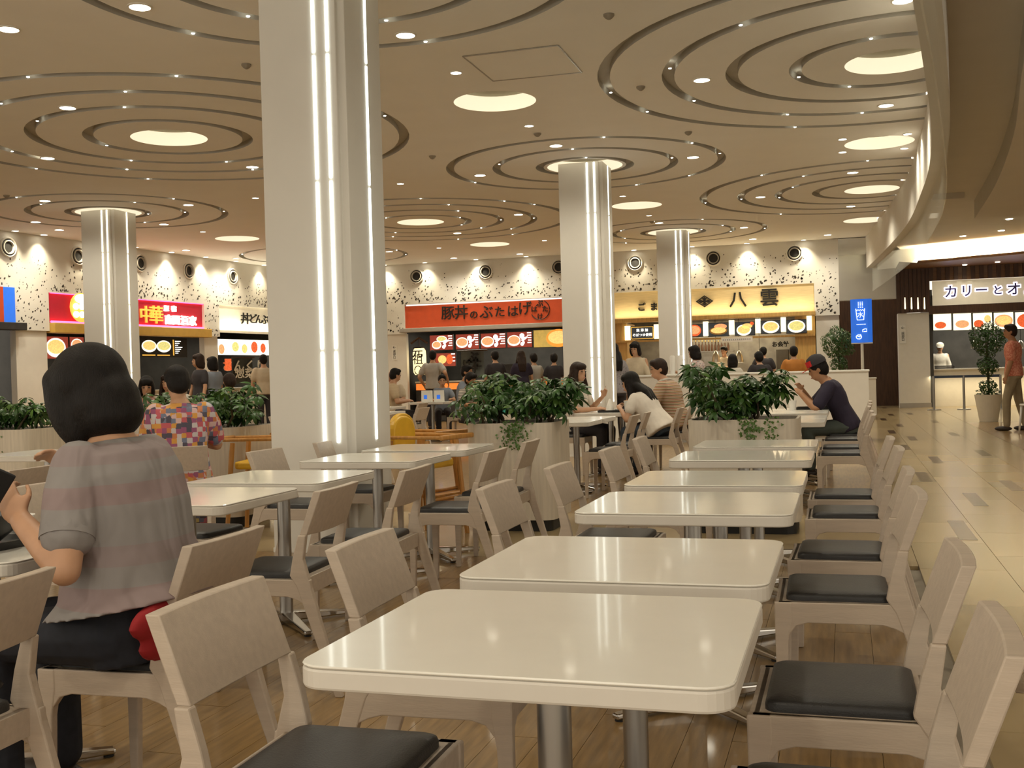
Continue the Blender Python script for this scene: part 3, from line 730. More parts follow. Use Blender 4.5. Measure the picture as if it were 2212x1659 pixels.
for i in range(n):
    a, b = -hw+2*hw*i/n, -hw+2*hw*(i+1)/n; f = lambda x: .025*math.sin(x*14)
    m.quad((a, f(a), 0), (b, f(b), 0), (b, f(b)*.3, hh), (a, f(a)*.3, hh))
m.build('cloth', M_norenb, t, True); MB().tube([(-hw-.1, 0, hh), (hw+.1, 0, hh)], .018, 8).build('rod', M_brown, t)
for ch, u, v, s_ in (('ぶ', .1, .72, .32), ('た', .42, .52, .28), ('は', -.42, .46, .28), ('げ', .1, .25, .26)): text(ch, s_, (u*hw, -.05, v*hh), M_ink, t, offset=.01)
area(BACK, (pk0+pk1)/2, 1.6, zO+.1, 3, .4, 30, 0)
# things on the pork counter
t = at(BACK, 'cash_register', BACK.px(1098, 795, .6)[0], .62, 1.02, 'white cash register on the pork bowl counter', 'register')
MB().box((-.16, 0, 0), (.16, .3, .12)).build('body', M_count, t); MB().prism([(.02, .12), (.05, .38), (.09, .38), (.09, .12)], 'x', -.14, .14).build('screen', M_char, t)
# return sign on the pier
def notice(fr, px, body, label, dep, hpx=None):
    x0, x1, z0_, z1_ = rect(fr, *px, dep); t = at(fr, 'direction_sign', (x0+x1)/2, dep-.01, z0_, label, 'sign'); W_, H_ = x1-x0, z1_-z0_
    MB().box((-W_/2, 0, 0), (W_/2, .009, H_)).build('plate', M_paper, t)
    text('←', W_*.75, (0, -.004, H_*.86), M_ink, t, ext=.002)
    text(body, W_*.55, (0, -.004, H_*.38), M_ink, t, ext=.002)
notice(BACK, (847, 746, 858, 778), '返\n却\n口', 'small white arrow sign to tray return on the pier by the widest column', .06)
# ---------------------------------------------------------------- noodle shop
kitchen(BACK, yk0, yk1, zOy, M_kitw, 'wall_noodle_kitchen')
t, W_, H_, xc, z0 = backlit(BACK, (1318, 622, 1759, 681), .05, M_ywood, 'long pale yellow wooden sign with black kanji and diamond crest')
for ch, px, py, h in (('ご', 1386, 665, 15), ('ま', 1413, 664, 15), ('八', 1594, 649, 30), ('雲', 1662, 645, 33)): sgn(BACK, t, xc, z0, .05, ch, px, py, h*1.15, M_ink, offset=.006, ext=.02)
lx, lz = BACK.px(1522, 651, .05); r_ = BACK.px(1541, 651, .05)[0]-lx; h_ = BACK.px(1522, 638, .05)[1]-lz
cx, cz = lx-xc, lz-z0
for k, (a, b) in enumerate(((1, .80), (.66, .2))):
    O = [(cx+r_*a, cz), (cx, cz+h_*a), (cx-r_*a, cz), (cx, cz-h_*a)]
    if k == 0:
        I = [(cx+r_*b, cz), (cx, cz+h_*b), (cx-r_*b, cz), (cx, cz-h_*b)]
        m = MB()
        for i in range(4):
            j = (i+1) % 4; m.prism([O[i], O[j], I[j], I[i]], 'y', -.03, -.005)
        m.build('crest_frame', M_ink, t)
m = MB()
for sx, sz in ((0, 0), (.42, 0), (-.42, 0), (0, .42), (0, -.42)):
    q = .3; m.prism([(cx+r_*(sx+q), cz+h_*sz), (cx+r_*sx, cz+h_*(sz+q)), (cx+r_*(sx-q), cz+h_*sz), (cx+r_*sx, cz+h_*(sz-q))], 'y', -.03, -.005)
m.build('crest_flower', M_ink, t)
zl = BACK.px(1545, 681)[1]
bevel(MB().box((yk0-.02, -.16, zOy), (yk1+.02, .1, zl)).build('fascia_band', M_ywood2, wb), .01)
area(BACK, (yk0+yk1)/2, -.09, zl+.03, yk1-yk0-.1, .06, 6, PI*.93, (1, .82, .5))
MB().box((yk1-.45, .15, 0), (yk1, 2.4, zOy)).build('honey_wood_pier', M_ywood2, wb)
MB().box((yk0, .15, 0), (yk0+.35, 1.2, zOy)).build('honey_wood_pier', M_ywood2, wb)
NBX = [(1362, 704, 1413, 734), (1490, 700, 1519, 728), (1529, 697, 1575, 727), (1587, 695, 1631, 725), (1643, 692, 1687, 721), (1698, 690, 1743, 720)]
fds = [None, [(.35, .5, .5, .45, M_food3, M_food2)], [(.5, .42, .42, .3, M_ywood2, M_food1), (.6, .7, .3, .2, None, M_food2)], [(.45, .4, .36, .4, M_bowl, M_food1), (.62, .68, .26, .18, None, M_food1), (.85, .85, .1, .12, None, M_food3)], [(.5, .5, .42, .46, M_bowl, M_food1)], [(.5, .5, .42, .46, M_bowl, M_food4)]]
nn = ['black lit notice panel with white characters at the noodle shop', 'noodle shop menu picture half hidden by the column', 'noodle shop menu picture of a bamboo tray of food', 'noodle shop menu picture of fried prawns in a bowl', 'noodle shop menu picture of a plain noodle bowl', 'noodle shop menu picture of a green topped bowl, rightmost']
for i, p in enumerate(NBX):
    t, W_, H_ = board(BACK, p, M_slate, nn[i], .12, fds[i] or (), 0, group='noodle shop menu pictures')
    if i == 0:
        text('無 添 加', H_*.24, (0, -.01, H_*.68), M_whitel, t, ext=.002); text('そばつゆ使用', H_*.24, (0, -.01, H_*.34), M_whitel, t, ext=.002)
        m = MB()
        for a, b in (((-.46, .08), (.46, .08)), ((.46, .08), (.46, .92)), ((.46, .92), (-.46, .92)), ((-.46, .92), (-.46, .08))): m.tube([(a[0]*W_, -.006, a[1]*H_), (b[0]*W_, -.006, b[1]*H_)], .008, 6)
        m.build('border_line', M_gold, t)
for i, x in enumerate((1355, 1418, 1524, 1580, 1637, 1692, 1748)):
    y = 712-(x-1500)*.055
    r = rect(BACK, x-5.5, y-16, x+5.5, y+15, .08)
    o = MB().box((r[0], .08, r[2]), (r[1], .2, r[3])).build('lamp_box', M_litb); o.matrix_world = BACK.M
    tag(o, f'glowing paper lamp box among noodle menu pictures, {NTH[i]} from the left', 'lamp', 'lamp boxes between noodle pictures')
bevel(MB().box((yk0, .06, BACK.px(1545, 733)[1]), (yk1, .2, BACK.px(1545, 729)[1])).build('picture_rail', M_ywood2, wb), .004)
r = rect(BACK, 1558, 728, 1626, 739, .0)
t = at(BACK, 'banner_notice', (r[0]+r[1])/2, -.02, r[2], 'long white paper notice under the noodle menu pictures', 'notice'); W_ = r[1]-r[0]; H_ = r[3]-r[2]
MB().box((-W_/2, 0, 0), (W_/2, .004, H_)).build('paper', M_paper, t)
for i in range(14): MB().box((-W_*.45+i*W_*.065, -.003, H_*.35), (-W_*.45+i*W_*.065+W_*.04, -.0005, H_*.65)).build('print_line', M_gprint, t)
counter(BACK, yk0+.4, yk1-.5, 1.05, 'noodle shop service counter in honey wood', M_ywood2, .6)
for i, (x, lb) in enumerate(((1547, 'left'), (1597, 'middle'), (1641, 'right'))):
    lx, lz = BACK.px(x, 783, 1.2)
    t = at(BACK, 'pendant_lamp', lx, 1.2, lz, f'silver bell pendant lamp over the noodle counter, {lb} of three', 'lamp', 'noodle counter pendants')
    MB().lathe([(.10, 0), (.105, .02), (.09, .14), (.05, .24), (.015, .29)], 20, caps=False).build('shade', M_alu, t, True)
    MB().lathe([(.09, .015), (.001, .02)], 16, caps=False).build('bulb', M_lamp, t); MB().tube([(0, 0, .28), (0, 0, zOy-lz+.3)], .006, 6).build('cord', M_dark, t)
    l = spot((0, 0, 0), 5, size=120, parent=t); l.location = (0, 0, -.01)
r = rect(BACK, 1660, 738, 1712, 750, .9)
o = text('お会計', (r[3]-r[2])*1.0, (0, 0, 0), M_ink, None, 'cashier_sign', offset=.006); o.matrix_world = BACK.M @ Matrix.Translation(((r[0]+r[1])/2, .88, (r[2]+r[3])/2)) @ Matrix.Rotation(PI/2, 4, 'X')
tag(o, 'dim black cashier characters above the right of the noodle counter', 'sign')
for i, (x, z0_, z1_, wd, mt, nm, lb, ct) in enumerate(((1690, 755, 800, 26, M_kitch, 'refrigerator', 'tall dark fridge at the back of the noodle kitchen', 'refrigerator'), (1535, 770, 800, 30, M_steel, 'steam_hood', 'steel steam box at the left of the noodle kitchen', 'kitchen unit'))):
    r = rect(BACK, x-wd/2, z0_, x+wd/2, z1_, 2.4); t = at(BACK, nm, (r[0]+r[1])/2, 2.4, 0, lb, ct)
    MB().box((-(r[1]-r[0])/2, 0, 0), ((r[1]-r[0])/2, .5, r[3])).build('body', mt, t); MB().tube([((r[1]-r[0])*.35, -.03, r[3]*.5), ((r[1]-r[0])*.35, -.03, r[3]*.8)], .012, 6).build('handle', M_chrome, t)
area(BACK, (yk0+yk1)/2, 1.8, zOy+.1, 3, .4, 36, 0, (1, .80, .5))
for i in range(12):        # bottles on the shelf behind the counter
    lx, lz = BACK.px(1495+i*7, 745, 2.6)
    t = at(BACK, 'bottle', lx, 2.7, lz-.16, f'dark bottle on the high noodle kitchen shelf, {NTH[i]} from the left', 'bottle', 'bottles on the noodle kitchen shelf')
    MB().lathe([(.03, 0), (.032, .14), (.012, .2), (.012, .25)], 10).build('body', M_brown, t, True, .7); MB().cyl((0, 0), .014, .25, .27, 8).build('cap', M_gold, t)
lx0 = BACK.px(1488, 752, 2.6)[0]; lx1 = BACK.px(1585, 752, 2.6)[0]
o = MB().box((lx0, 2.55, BACK.px(1530, 745, 2.6)[1]-.19), (lx1, 2.9, BACK.px(1530, 745, 2.6)[1]-.16)).build('wall_shelf', M_steel); o.matrix_world = BACK.M; tag(o, 'steel shelf carrying bottles in the noodle kitchen', 'shelf')
# ---------------------------------------------------------------- left wall shops
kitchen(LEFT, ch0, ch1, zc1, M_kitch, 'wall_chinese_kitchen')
t, W_, H_, xc, z0 = backlit(LEFT, (107, 644, 440, 702), .06, M_crim, 'crimson Chinese restaurant sign with pink neon edge and white lettering')
for a, b in ((0, 0), (0, H_)):
    MB().tube([(-W_/2, -.03, b), (W_/2, -.03, b)], .022, 8).build('neon_tube', M_pink, t)
MB().tube([(W_/2, -.03, 0), (W_/2, -.03, H_)], .03, 8).build('neon_tube', M_pink, t)
for ch, px, py, h, mt in (('中', 314, 682, 32, M_gold), ('華', 336, 683, 34, M_gold), ('原', 358, 667, 11, M_whitel), ('宿', 374, 668, 11, M_whitel), ('南', 363, 692, 18, M_whitel), ('国', 379, 693, 18, M_whitel), ('酒', 397, 694, 18, M_whitel), ('家', 415, 695, 18, M_whitel)):
    o = sgn(LEFT, t, xc, z0, .06, ch, px, py, h*1.12, mt, offset=.003, ext=.02)
    o.scale.x = 1.1
# lantern emblem
lx, lz = LEFT.px(170, 665, .06); hh = LEFT.px(170, 634, .06)[1]-LEFT.px(170, 697, .06)[1]; ww = LEFT.px(195, 665, .06)[0]-LEFT.px(148, 665, .06)[0]
ellprint(t, lx-xc, lz-z0, ww/2, hh/2, M_gold, -.05, 'emblem_rim', th=.02)
for r_, n_, dz in ((.30, 1, .30), (.0, 3, .03), (-.28, 3, -.24)):
    for k in range(n_):
        ellprint(t, lx-xc+(k-(n_-1)/2)*ww*.27, lz-z0+dz*hh, ww*(.30 if n_ == 1 else .115), hh*(.16 if n_ == 1 else .11), M_whitel, -.075, 'emblem_cell', th=.02)
x0 = xl(108, 700); x1 = xl(449, 715); za = LEFT.px(270, 724)[1]; zb = LEFT.px(270, 704)[1]
bevel(MB().box((x0, -.12, za), (x1, .1, zb)).build('mustard_band', M_must, wl), .01)
fd2 = [(.5, .5, .42, .46, M_bowl, M_food1)]
board(LEFT, (97, 726, 148, 776), M_menured, 'large lit ramen picture left of the far left column', .25, [(.45, .5, .42, .42, M_bowl, M_food1)], group='Chinese shop pictures')
board(LEFT, (150, 727, 182, 772), M_menured, 'lit bowl picture touching the far left column', .25, [(.5, .6, .4, .3, M_bowl, M_food2)], group='Chinese shop pictures')
tb, W_, H_ = board(LEFT, (300, 729, 404, 772), M_dark, 'wide lit Chinese menu board with two bowls and yellow print', .25, [(.2, .55, .15, .3, M_bowl, M_food1), (.5, .55, .15, .3, M_bowl, M_food4)], 0, group='Chinese shop pictures')
for i in range(7): MB().box((W_*.24, -.008, H_*(.2+.1*i)), (W_*(.30+.03*((i*5) % 4)), -.0045, H_*(.24+.1*i))).build('print_line', M_whitel, tb)
MB().box((W_*.19, -.008, H_*.1), (W_*.215, -.0045, H_*.9)).build('print_line', M_gold, tb)
for u in (-.3, 0): MB().box((W_*(u-.14), -.008, H_*.08), (W_*(u+.12), -.0045, H_*.14)).build('print_line', M_gold, tb)
counter(LEFT, ch0+.05, ch1-.05, 1.02, 'Chinese restaurant counter at the left wall', M_count, .5)
area(LEFT, (ch0+ch1)/2, 1.6, zc1+.1, 3, .4, 20, 0)
# donburi shop at the corner
zd1 = LEFT.px(525, 735)[1]
kitchen(LEFT, dn0, dn1, zd1, M_kitch, 'wall_rice_bowl_kitchen', 2.6)
t, W_, H_, xc, z0 = backlit(LEFT, (474, 663, 590, 720), .04, M_creams, 'cream rice bowl shop sign with black hiragana beside the widest column')
for ch, px, py, h in (('丼', 529, 690, 22), ('ど', 545, 690, 19), ('ん', 558, 691, 18), ('ぶ', 571, 692, 19), ('り', 586, 693, 19)):
    o = sgn(LEFT, t, xc, z0, .04, ch, px, py, h*1.1, M_ink, offset=.003, ext=.01); o.scale.x = 1.35
area(LEFT, xc, -.02, z0+.06, W_, .05, 9, PI*.95, (1, .9, .65))
tb, W_, H_ = board(LEFT, (470, 733, 590, 768), M_lit, 'bright white menu strip of the rice bowl shop with food pictures', .1, [(.06, .35, .05, .3, None, M_food2), (.3, .5, .06, .3, None, M_food4), (.46, .4, .05, .28, None, M_food1), (.64, .5, .06, .35, None, M_food3), (.8, .45, .05, .3, None, M_food3)])
t = at(LEFT, 'noren_curtain', *(lambda r: ((r[0]+r[1])/2, .3, r[2]))(rect(LEFT, 504, 772, 545, 830, .3)), 'black shop curtain with white characters at the rice bowl shop', 'curtain')
r = rect(LEFT, 504, 772, 545, 830, .3); hw, hh = (r[1]-r[0])/2, r[3]-r[2]
m = MB(); n = 24
for i in range(n):
    a, b = -hw+2*hw*i/n, -hw+2*hw*(i+1)/n; f = lambda x: .025*math.sin(x*11)
    m.quad((a, f(a), 0), (b, f(b), 0), (b, f(b)*.3, hh), (a, f(a)*.3, hh))
m.build('cloth', M_noren, t, True); MB().tube([(-hw-.1, 0, hh), (hw+.1, 0, hh)], .018, 8).build('rod', M_brown, t)
o = text('さんくり', .30, (0, -.05, hh*.66), M_paper, t, offset=.004); o.scale.x = 1.5
o = text('惣菜', .26, (0, -.05, hh*.38), M_paper, t, offset=.004); o.scale.x = 1.5
counter(LEFT, dn0+.05, dn1-.4, 1.0, 'white counter of the rice bowl shop', M_count, .7)
area(LEFT, (dn0+dn1)/2, 1.4, zd1+.1, 2.5, .4, 16, 0)
r = rect(LEFT, 487, 775, 500, 800, .2)
o = MB().box((r[0], .2, r[2]), (r[1], .22, r[3])).build('poster', M_food3); o.matrix_world = LEFT.M; tag(o, 'small red and dark poster left of the black shop curtain', 'poster')
# leftmost shop
r = rect(LEFT, -330, 618, 31, 697, .0); r = (r[0], r[1], *rect(LEFT, -60, 618, 31, 697, .0)[2:])
t = at(LEFT, 'shop_sign', (r[0]+r[1])/2, -.02, r[2], 'blue and orange shop sign cut by the left picture edge', 'sign'); W_ = r[1]-r[0]; H_ = r[3]-r[2]
MB().box((-W_/2, 0, 0), (W_/2, .1, H_)).build('board', M_blue, t)
sx = LEFT.px(5, 650)[0]-(r[0]+r[1])/2
MB().box((-W_/2, -.01, .0), (sx, .0, H_)).build('orange_field', M_red, t)
x1 = xl(46, 705)
bevel(MB().box((b1-10, -.15, LEFT.px(20, 713)[1]), (x1, .12, LEFT.px(20, 697)[1])).build('dark_band', M_char, wl), .01)
wallpart(LEFT, 'wall_left_shop', [((b1-10, 1.0, 0), (b1+.05, 1.1, zB)), ((b1-10, .1, zB-.05), (b1, 1, zB))], M_dark)
# ---------------------------------------------------------------- right end: header, dark doorway, curry shop
CUR = Frame((-1.0, 30.0), (12.0, 30.0))
pr0 = CUR.px(1942, 780)[0]; pr1 = CUR.px(2009, 780)[0]; zpt = CUR.px(1975, 676)[1]
zh = CUR.px(1880, 647)[1]
hd = wallpart(CUR, 'wall_header', [((-.6, 0, zh), (pr0, .3, 4.6))], M_wallw)
wallpart(CUR, 'wall_doorway', [((-.8, 1.6, 0), (pr0+.3, 1.7, 3.4))], M_brown)
cr = struct(MB().quad((-.2, 25.8, HC), (EDGE[-1].x+.3, 25.8, HC), (1.6, 30.2, HC), (-.2, 30.2, HC)).build('ceiling_rear', M_ceil))
wp = wallpart(CUR, 'wall_pier', [((pr0, -.02, 0), (pr1, .6, zpt))], M_pier)
wallpart(CUR, 'baseboard_pier', [((pr0-.01, -.035, 0), (pr1+.01, -.018, .12))], M_grey)
notice(CUR, (1944, 703, 1957, 742), '返\n却\n口', 'arrow sign to tray return on the white pier by the curry shop', -.03)
ztop = CUR.px(1975, 586)[1]
t = at(CUR, 'slatted_panel', (pr0+pr1)/2, -.03, zpt+.005, 'dark brown boarded panel with four small slot lamps above the white pier', 'panel'); W_ = pr1-pr0+.06
MB().box((-W_/2, -.02, 0), (W_/2, 0, 3.97-zpt)).build('backing', M_brown, t)
for i in range(8):
    x = -W_/2+W_*(i+.5)/8; bevel(MB().box((x-W_*.055, -.045, 0), (x+W_*.055, -.02, 3.97-zpt)).build('slat', M_brown, t), .004)
for i in range(4):
    lx, lz = CUR.px(1955+i*14, 660, -.06); MB().lathe([(.012, 0), (.02, .02), (.012, .3)], 8).build('slot_lamp', M_litb, t, True, loc=(lx-(pr0+pr1)/2, -.05, lz-zpt-.1))
# curry shop
c0 = pr1; c1 = CUR.px(2330, 700)[0]
kitchen(CUR, c0+.2, c1, CUR.px(2100, 672)[1], M_kitch, 'wall_curry_kitchen')
t, W_, H_, xc, z0 = backlit(CUR, (2014, 600, 2330, 659), .02, M_creams, 'cream curry shop sign with haloed katakana lettering')
M_halo = mat('violet_halo_letters', (.08, .07, .22), .4, var=.05); M_halo2 = mat('letter_halo_glow', (.8, .75, 1), .5, emit=1.2, ecol=(.72, .66, 1))
for ch, px, py, h in (('カ', 2054, 632, 24), ('リ', 2088, 630, 22), ('ー', 2120, 628, 22), ('と', 2155, 628, 18), ('オ', 2190, 626, 24), ('ム', 2226, 625, 22)):
    o = sgn(CUR, t, xc, z0, .02, ch, px, py, h*1.12, M_halo, offset=.006, ext=.012)
    o2 = sgn(CUR, t, xc, z0, .02, ch, px, py, h*1.12, M_halo2, offset=.03, ext=.003, name='letter_halo'); o2.location.y = -.006
MB().box((c0, -.08, CUR.px(2110, 675)[1]), (c1, .15, CUR.px(2110, 657)[1])).build('beam', M_brown, wp).matrix_world = CUR.M
cb = [(2015, 677, 2056, 714), (2058, 676, 2099, 714), (2101, 675, 2144, 713), (2146, 674, 2190, 712), (2192, 673, 2240, 711)]
cf = [[(.4, .3, .3, .2, None, M_food3)], [(.5, .35, .36, .22, None, M_food2)], [(.3, .35, .25, .22, None, M_food3), (.75, .6, .2, .3, M_bowl, M_food1)], [(.5, .5, .45, .36, M_food2, M_food1)], [(.5, .45, .4, .4, None, M_food3)]]
cn = ['leftmost', 'second', 'third', 'fourth', 'rightmost']
for p, f, n_ in zip(cb, cf, cn): board(CUR, p, M_litb, f'{n_} lit cream menu board of the curry shop', .1, f, 0, group='curry menu boards')
counter(CUR, c0+.1, c1, CUR.px(2110, 795)[1], 'long cream curry shop counter with a lit ledge', M_count, .4)
area(CUR, c0+2, -.05, .8, 4, .1, 12, 0, (1, .82, .5))
area(CUR, c0+2, 1.6, 2.6, 4, .6, 60, 0)
# canopy, its cove and the ceiling slats
CZ = 3.56
ce = [G(x, y, CZ) for x, y in ((1984, 568), (2040, 564), (2100, 558), (2160, 553), (2212, 548), (2330, 538))]
m = MB()
for a, b in zip(ce, ce[1:]):
    m.add([(a.x, a.y, CZ), (b.x, b.y, CZ), (b.x, 30.02, CZ), (a.x, 30.02, CZ), (a.x, a.y, CZ+.06), (b.x, b.y, CZ+.06), (b.x, 30.02, CZ+.06), (a.x, 30.02, CZ+.06)], [(0, 1, 2, 3), (4, 5, 6, 7), (0, 1, 5, 4)])
m.quad((CUR.w(pr0, 0, 0).x-.05, 27.6, CZ), (ce[0].x, ce[0].y, CZ), (ce[0].x, 30.02, CZ), (CUR.w(pr0, 0, 0).x-.05, 30.02, CZ))
can = m.build('canopy', M_brownl); tag(can, 'warm brown wooden canopy over the curry shop', 'canopy')
o = MB()
for a, b in zip(ce, ce[1:]): o.quad((a.x, a.y+.75, CZ+.06), (b.x, b.y+.75, CZ+.06), (b.x, b.y+.75, 4.05), (a.x, a.y+.75, 4.05))
o.quad((ce[0].x-.9, ce[0].y+1.4, CZ), (ce[0].x, ce[0].y+.75, CZ), (ce[0].x, ce[0].y+.75, 4.05), (ce[0].x-.9, ce[0].y+1.4, 4.05))
struct(o.build('trim_2', M_wallw))
for a, b in zip(ce, ce[1:]):
    c = (a+b)/2; d = (b-a); l = bpy.data.lights.new('cove_light', 'AREA'); l.shape = 'RECTANGLE'; l.size = d.length; l.size_y = .1; l.energy = 26*d.length; l.color = (1, .90, .58)
    q = bpy.data.objects.new('cove_light', l); COL.objects.link(q); q.location = (c.x, c.y+.35, CZ+.09); q.rotation_euler = (PI*.82, 0, math.atan2(d.y, d.x))
zv = CZ-CUR.px(2100, 603)[1]
sl = MB().box((-.05, 0, 0), (.05, .06, zv)).mesh('valance_slat', M_brown)
va = empty('valance', (CUR.w(c0, 0, 0).x, 29.9, CUR.px(2100, 603)[1]), 0, 'row of short brown wooden slats hanging over the curry sign', 'valance')
for i in range(28): link('valance_slat', sl, va, (.06+i*.20, 0, 0))
MB().box((0, .06, 0), (5.6, .1, zv)).build('backing', M_brownl, va)
for i, (x, y) in enumerate(((2018, 581), (2084, 572), (2155, 566), (2140, 583), (2070, 583), (2198, 580))):
    p = G(x, y, CZ-.003); o = MB().lathe([(.06, 0), (.05, -.01), (.001, -.012)], 16, caps=False).build('downlight', M_lamp, can, True, loc=p); spot((p.x, p.y, CZ-.03), 8)
# lamps in the aisle ceiling
for i, (x, y) in enumerate(((2196, 450), (2180, 473), (2163, 498), (2080, 510))):
    p = G(x, y, AZ-.001); o = MB().lathe([(.07, 0), (.06, -.01), (.001, -.012)], 16, caps=False).build('aisle_downlight', M_lamp, None, True, loc=p)
    tag(o, f'small downlight in the aisle ceiling at right, {NTH[i]} from the top', 'ceiling light', 'aisle ceiling lamps'); spot((p.x, p.y, AZ-.03), LAMP_W*.8)
for x, y, k in ((2.6, 5, .15), (2.4, 11, .35), (4.5, 8, .3), (4.5, 14, .45), (2.4, 20, .45)): spot((x, y, 3.55), LAMP_W*k)

for i, (x, lb) in enumerate(((2105, 'left'), (2152, 'middle'), (2205, 'right'))):
    lx, lz = CUR.px(x, 752, 1.0); t = at(CUR, 'pendant_lamp', lx, 1.0, lz, f'small heat lamp over the curry counter, {lb} of three', 'lamp', 'curry heat lamps')
    MB().lathe([(.10, 0), (.10, .02), (.07, .14), (.02, .20)], 18, caps=False).build('shade', M_alu, t, True); MB().lathe([(.09, .01), (.001, .012)], 14, caps=False).build('bulb', M_lamp, t); MB().tube([(0, 0, .2), (0, 0, 1.5)], .006, 6).build('cord', M_dark, t)
lx, lz = CUR.px(2045, 806, -.02); t = at(CUR, 'tray_stack', lx, .42, CUR.px(2110, 795)[1], 'stack of black trays at the left end of the curry counter', 'trays')
for k in range(4): MB().prism(rrect(-.24, .24, 0, .3, .03), 'z', k*.022+.001, k*.022+.018).build('tray', M_char, t)

wallpart(CUR, 'wall_far_right', [((c1+.2, -.02, 0), (10.6, .2, 4.1))], M_wallw)
struct(MB().box((9.5, 9, 0), (9.7, 31, 4.1)).build('wall_right', M_wallw))
# ================================================================== FAR TABLES AND CHAIRS
far_t = [(-2.57, 9.98, 'white table behind the left planter, nearest to it'), (-2.57, 10.64, 'white table behind the left planter, second from it'), (-2.50, 12.0, 'white table with a tray where the two women chat'), (-2.50, 12.66, 'white table where the man in the striped polo sits'),
         (-.51, 9.45, 'white table just behind the right planter'), (-.51, 10.12, 'second white table behind the right planter'), (-.51, 11.2, 'white table next to the man in the red cap'), (-.51, 11.9, 'white table where the man in the red cap eats'),
         (-5.30, 6.35, 'white table at far left behind the lunching woman'), (-6.0, 13.4, 'white table where the boy in stripes sits'), (-5.55, 11.2, 'white table beyond the yellow high chairs'), (-7.0, 18.2, 'far white table of the family before the pork bowl shop'), (-7.9, 10.0, 'white table before the woman in the white T-shirt'), (-6.9, 15.6, 'white table behind the boy in stripes')]
for x, y, l in far_t: table(x, y, l)
chair(-2.09, 9.95, PI, 'pale chair right of the table nearest behind the left planter'); chair(-2.09, 10.62, PI+.06, 'pale chair right of the second table behind the left planter')
chair(-3.05, 9.98, 0, 'pale chair left of the table nearest behind the left planter'); chair(-3.05, 10.66, 0, 'pale chair left of the second table behind the left planter')
chair(-1.92, 11.72, PI, 'pale chair under the young woman with long hair'); chair(-1.92, 12.72, PI, 'pale chair under the man in the striped polo')
chair(-2.98, 12.1, 0, 'pale chair under the woman in the white blouse pointing')
chair(-.98, 9.42, 0, 'pale chair left of the first table behind the right planter'); chair(-.98, 10.1, 0, 'pale chair left of the second table behind the right planter')
chair(-.98, 11.2, 0, 'pale chair left of the third table behind the right planter')
for i, y in enumerate((9.35, 10.05, 11.15)): chair(-.03, y, PI, ['pale aisle chair just behind the right planter', 'pale aisle chair midway between right planter and capped man', 'pale aisle chair beside the man in the red cap'][i])
chair(.0, 11.88, PI, 'pale chair under the man in the red cap'); chair(.02, 12.7, PI, 'pale chair beyond the man in the red cap')
chair(-4.24, 6.34, PI/2+.5, 'pale chair under the man in the patchwork shirt')
chair(-5.25, 7.12, -PI/2, 'pale chair under the woman in white at far left'); chair(-4.22, 4.62, PI+.08, 'pale chair cut by the left edge, above the tray of the lunching woman'); table(-4.72, 4.62, 'white table hidden behind the lunching woman at the left edge')
for i, (x, y, a) in enumerate(((-6.45, 13.5, 0), (-5.5, 13.35, PI), (-5.05, 11.2, PI+.1), (-6.02, 11.3, .1), (-7.5, 18.1, 0), (-6.5, 18.3, PI), (-7.4, 10.1, PI), (-6.4, 15.6, PI), (-7.4, 15.7, 0))):
    chair(x, y, a, ['pale chair left of the striped boy', 'pale chair right of the striped boy table', 'pale chair right of the table beyond the high chairs', 'pale chair left of the table beyond the high chairs', 'pale chair left of the far family table', 'pale chair right of the far family table', 'pale chair under the woman in the white T-shirt', 'pale chair right of the table behind the striped boy', 'pale chair left of the table behind the striped boy'][i])
# ================================================================== PARTITIONS AND BLUE SIGN
def partition(x0, x1, y, h, label, d=.12):
    t = empty('low_partition', ((x0+x1)/2, y, 0), 0, label, 'partition', 'low white partitions'); w_ = (x1-x0)/2
    MB().box((-w_, 0, .08), (w_, d, h-.03)).build('body', M_pier, t); bevel(MB().box((-w_-.015, -.02, h-.03), (w_+.015, d+.02, h)).build('capping', M_trim, t), .006); MB().box((-w_+.02, .02, 0), (w_-.02, d-.02, .08)).build('kick_plate', M_grey, t)
    return t
pb = PY(1876, 798, 17.3); pa = PY(1892, 815, 24.2)
partition(-3.85, pb.x, 17.3, pb.z, 'long low white partition in front of the noodle shop', .5)
partition(-.6, pa.x, 24.2, pa.z, 'short low white partition carrying the blue water sign')
sp = PY(1862, 740, 24.26); z1 = PY(1862, 646, 24.26).z
t = empty('water_sign', (sp.x, 24.26, pa.z), 0, 'glowing blue water sign with cup and hand washing symbols on a pole', 'sign')
MB().cyl((0, 0), .03, 0, sp.z-pa.z, 12).build('pole', M_trim, t, True, .6)
hw = .215; b0 = sp.z-pa.z; b1 = z1-pa.z
m = MB(); m.prism([(-hw, .02), (-hw*.6, -.03), (0, -.05), (hw*.6, -.03), (hw, .02), (hw*.6, .08), (-hw*.6, .08)], 'z', b0, b1); m.build('sign_body', M_blue, t)
MB().box((-hw, -.03, b0-.025), (hw, .06, b0-.001)).build('bottom_trim', M_trim, t)
M_icon = mat('white_symbol', (.9, .95, 1), .5, emit=.7, ecol=(.8, .9, 1))
yy = -.062; H_ = b1-b0
m = MB(); m.tube([(-.11, yy, b0+H_*.78), (-.085, yy, b0+H_*.52), (.045, yy, b0+H_*.52), (.07, yy, b0+H_*.78)], .008, 6)
m.tube([(-.11+.18*i/8, yy, b0+H_*(.745+.012*(-1)**i)) for i in range(9)], .008, 6); m.build('cup_symbol', M_icon, t)
m = MB()
for i in range(3):
    for j in range(5): m.box((-.065+i*.04, yy-.004, b0+H_*(.80+.03*j)), (-.045+i*.04, yy+.004, b0+H_*(.815+.03*j)))
m.build('water_dots', M_icon, t); text('水', .13, (-.02, yy, b0+H_*.63), M_icon, t, ext=.004)
m = MB()
